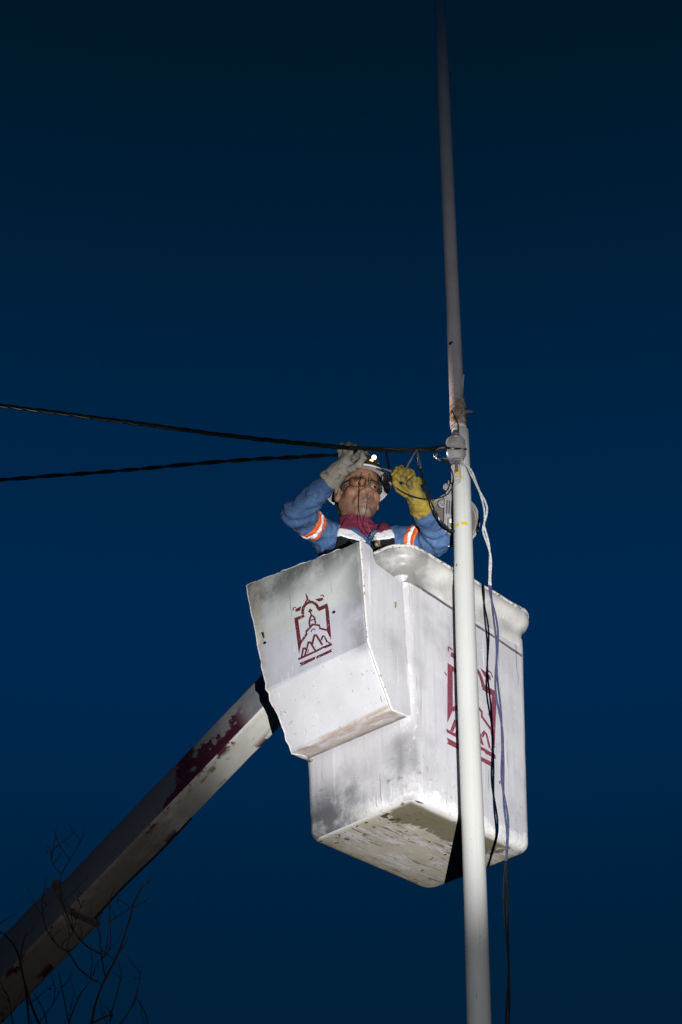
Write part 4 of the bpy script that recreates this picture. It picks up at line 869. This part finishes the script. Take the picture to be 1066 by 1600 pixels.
    for (x, z, r_, cc, st) in ((.016, .060, .0105, (1, .74, .62), 5), (.004, .038, .0085, (1, .62, .22), 2.2)):
        em = Mat('lit_lens', .2); em.b.inputs['Emission Color'].default_value = (*cc, 1); em.b.inputs['Emission Strength'].default_value = st
        MB().lathe([(r_, 0), (r_*.9, .005), (r_*.4, .008), (.0005, .0085)], frame(hp3(x, .150, z), HH[:, 1]*.8-HH[:, 2]*.35), 16).build('lamp_lens', em.m, hh)
        MB().lathe([(r_*1.05, -.004), (r_*1.25, -.004), (r_*1.25, .005), (r_*1.05, .005)], frame(hp3(x, .149, z), HH[:, 1]*.8-HH[:, 2]*.35), 18, True).build('bezel', lm, hh)
    hl = bpy.data.lights.new('headlamp_beam', 'SPOT'); hl.energy = 8.0; hl.spot_size = math.radians(110); hl.spot_blend = .8; hl.shadow_soft_size = .012; hl.color = (1, .86, .80)
    ho = bpy.data.objects.new('headlamp_beam', hl); C.objects.link(ho); ho.parent = t; ho.location = hp3(.016, .166, .062); dv = Vector(HH[:, 1]*.75+HH[:, 0]*.35+HH[:, 2]*.25).normalized(); ho.rotation_euler = dv.to_track_quat('-Z', 'Y').to_euler()
    # chin cords hanging in front of the face
    MB().tube(spline([h(-.030, .118, .030), h(-.036, .118, -.01), h(-.035, .116, -.07), h(-.030, .110, -.115), o(at(566, 820, 6.99)), o(at(580, 838, 6.99)), o(at(590, 850, 7.0))], 8), .0014, 6).build('chin_cord', M_BLACK, hh)
    MB().tube(spline([h(.000, .122, .030), h(-.002, .126, -.03), h(-.002, .120, -.10), o(at(574, 818, 6.99)), o(at(583, 835, 6.98)), o(at(600, 862, 7.0))], 8), .0013, 6).build('chin_cord', simple('brown_cord', (.16, .12, .09), .7), hh)
    # small radio clip on the vest strap
    MB().box(o(at(590, 849, 7.02)), (.022, .014, .03), None, .004).build('vest_buckle', simple('buckle_grey', (.20, .20, .20), .4), t)
    MB().lathe([(.006, 0), (.006, .004), (.002, .006)], frame(o(at(589, 849, 7.008)), (0, -1, -.4)), 10).build('snap', simple('brass_snap', (.60, .40, .10), .35, .8), t)
    return t
worker()
# tool in the yellow glove
def tool():
    a = at(622, 740, 6.815); b = at(598, 731.5, 6.82); t = empty('screwdriver', a); tag(t, 'small steel screwdriver gripped in the yellow glove', 'tool'); d = b-a
    MB().tube([d*.3, d*.75, d], [.0048, .0045, .0028], 10).build('shaft', M_BARE, t)
    MB().tube([-d*.6, -d*.5, d*.25, d*.36], [.006, .010, .010, .006], 12).build('handle', simple('dark_red_handle', (.10, .02, .02), .4), t)
tool()

# ================================================================== bare shrub in front of the boom
def shrub():
    base = np.array([at(110, 1600, 4.6)[0], 4.6, 0.]); t = empty('bare_tree', base); tag(t, 'nearly leafless dark tree in the lower left corner', 'tree')
    bark = simple('dark_bark', (.014, .011, .009), .9, var=.4, scale=60); rnd = random.Random(5)
    YY = 4.6; A = lambda x, y, dy=0.0: at(x, y, YY+dy)-base
    trunk = spline([(0, 0, 0), (.02, .01, .7), (-.02, -.02, 1.5), A(120, 1830), A(128, 1700)], 10)
    MB().tube(trunk, np.linspace(.055, .016, len(trunk)), 10).build('trunk', bark, t)
    limbs = [([(128, 1700), (143, 1600), (152, 1560), (165, 1528)], .0055), ([(165, 1528), (185, 1490), (200, 1445), (210, 1410), (224, 1382)], .0036), ([(165, 1528), (160, 1500), (157, 1470), (155, 1440), (168, 1410)], .0030),
             ([(157, 1490), (138, 1480), (118, 1458), (103, 1425), (93, 1385), (98, 1362)], .0030), ([(98, 1362), (108, 1345), (118, 1330), (126, 1312)], .0017), ([(96, 1366), (84, 1352), (80, 1335), (90, 1320)], .0016),
             ([(128, 1700), (100, 1640), (62, 1600), (40, 1540), (28, 1490), (12, 1465), (-8, 1452)], .0046), ([(40, 1540), (44, 1580), (46, 1600), (60, 1650)], .0040), ([(30, 1500), (36, 1475), (42, 1455)], .0018),
             ([(128, 1700), (112, 1620), (102, 1570), (92, 1520)], .0032), ([(145, 1598), (175, 1585), (172, 1600), (180, 1640)], .0030), ([(172, 1590), (185, 1545), (190, 1520), (185, 1505)], .0022),
             ([(152, 1535), (125, 1515), (108, 1490), (88, 1475), (72, 1450), (66, 1420), (66, 1400)], .0026), ([(108, 1595), (125, 1555), (140, 1535), (150, 1515)], .0022), ([(180, 1610), (205, 1575), (216, 1540), (222, 1510)], .0020), ([(158, 1500), (172, 1480), (172, 1440), (172, 1420)], .0020),
             ([(172, 1440), (195, 1425), (208, 1412)], .0013), ([(20, 1600), (14, 1560), (2, 1545)], .0020), ([(80, 1640), (70, 1585), (55, 1555)], .0024), ([(112, 1460), (122, 1430), (132, 1405)], .0014), ([(60, 1600), (82, 1570), (98, 1540)], .0017), ([(128, 1700), (200, 1650), (230, 1600), (215, 1560)], .003)]
    twigs = MB(); leaves = MB()
    for i, (pp, r) in enumerate(limbs):
        dy = rnd.uniform(-.25, .25)*(.3 if i < 3 else 1); P = spline([A(x, y, dy*j/len(pp)) for j, (x, y) in enumerate(pp)], 8)
        MB().tube(P, np.linspace(r, r*.45, len(P))*.78, 6).build('branch', bark, t)
        for j in range(3, len(P), 3):
            if rnd.random() < .42:
                L = rnd.uniform(.02, .09); d = np.array([rnd.uniform(-.7, .7), rnd.uniform(-.5, .5), rnd.uniform(.3, 1)]); d /= np.linalg.norm(d); q = P[j]+d*L*.5+np.array([rnd.uniform(-.01, .01), 0, 0]); e = q+d*L*.5+np.array([rnd.uniform(-.012, .012), 0, .004]); twigs.tube([P[j], q, e], [.0011, .0009, .0005], 4)
                for m in range(rnd.choice((0, 0, 1, 1, 2))):
                    s = rnd.uniform(.4, 1); c = P[j]+(e-P[j])*s; u = np.array([rnd.uniform(-1, 1), rnd.uniform(-1, 1), rnd.uniform(-1, .6)]); u /= np.linalg.norm(u); v = np.cross(u, (rnd.random(), .3, .5)); v /= np.linalg.norm(v); l = rnd.uniform(.007, .016)
                    leaves.add([c, c+u*l*.5+v*l*.24, c+u*l, c+u*l*.5-v*l*.24], [(0, 1, 2, 3)])
    w = twigs.build('twigs', bark, t); w['kind'] = 'stuff'; l = leaves.build('leaves', simple('withered_leaf', (.045, .032, .016), .8), t, smooth=False); l['kind'] = 'stuff'
shrub()
S.render.engine = 'CYCLES'
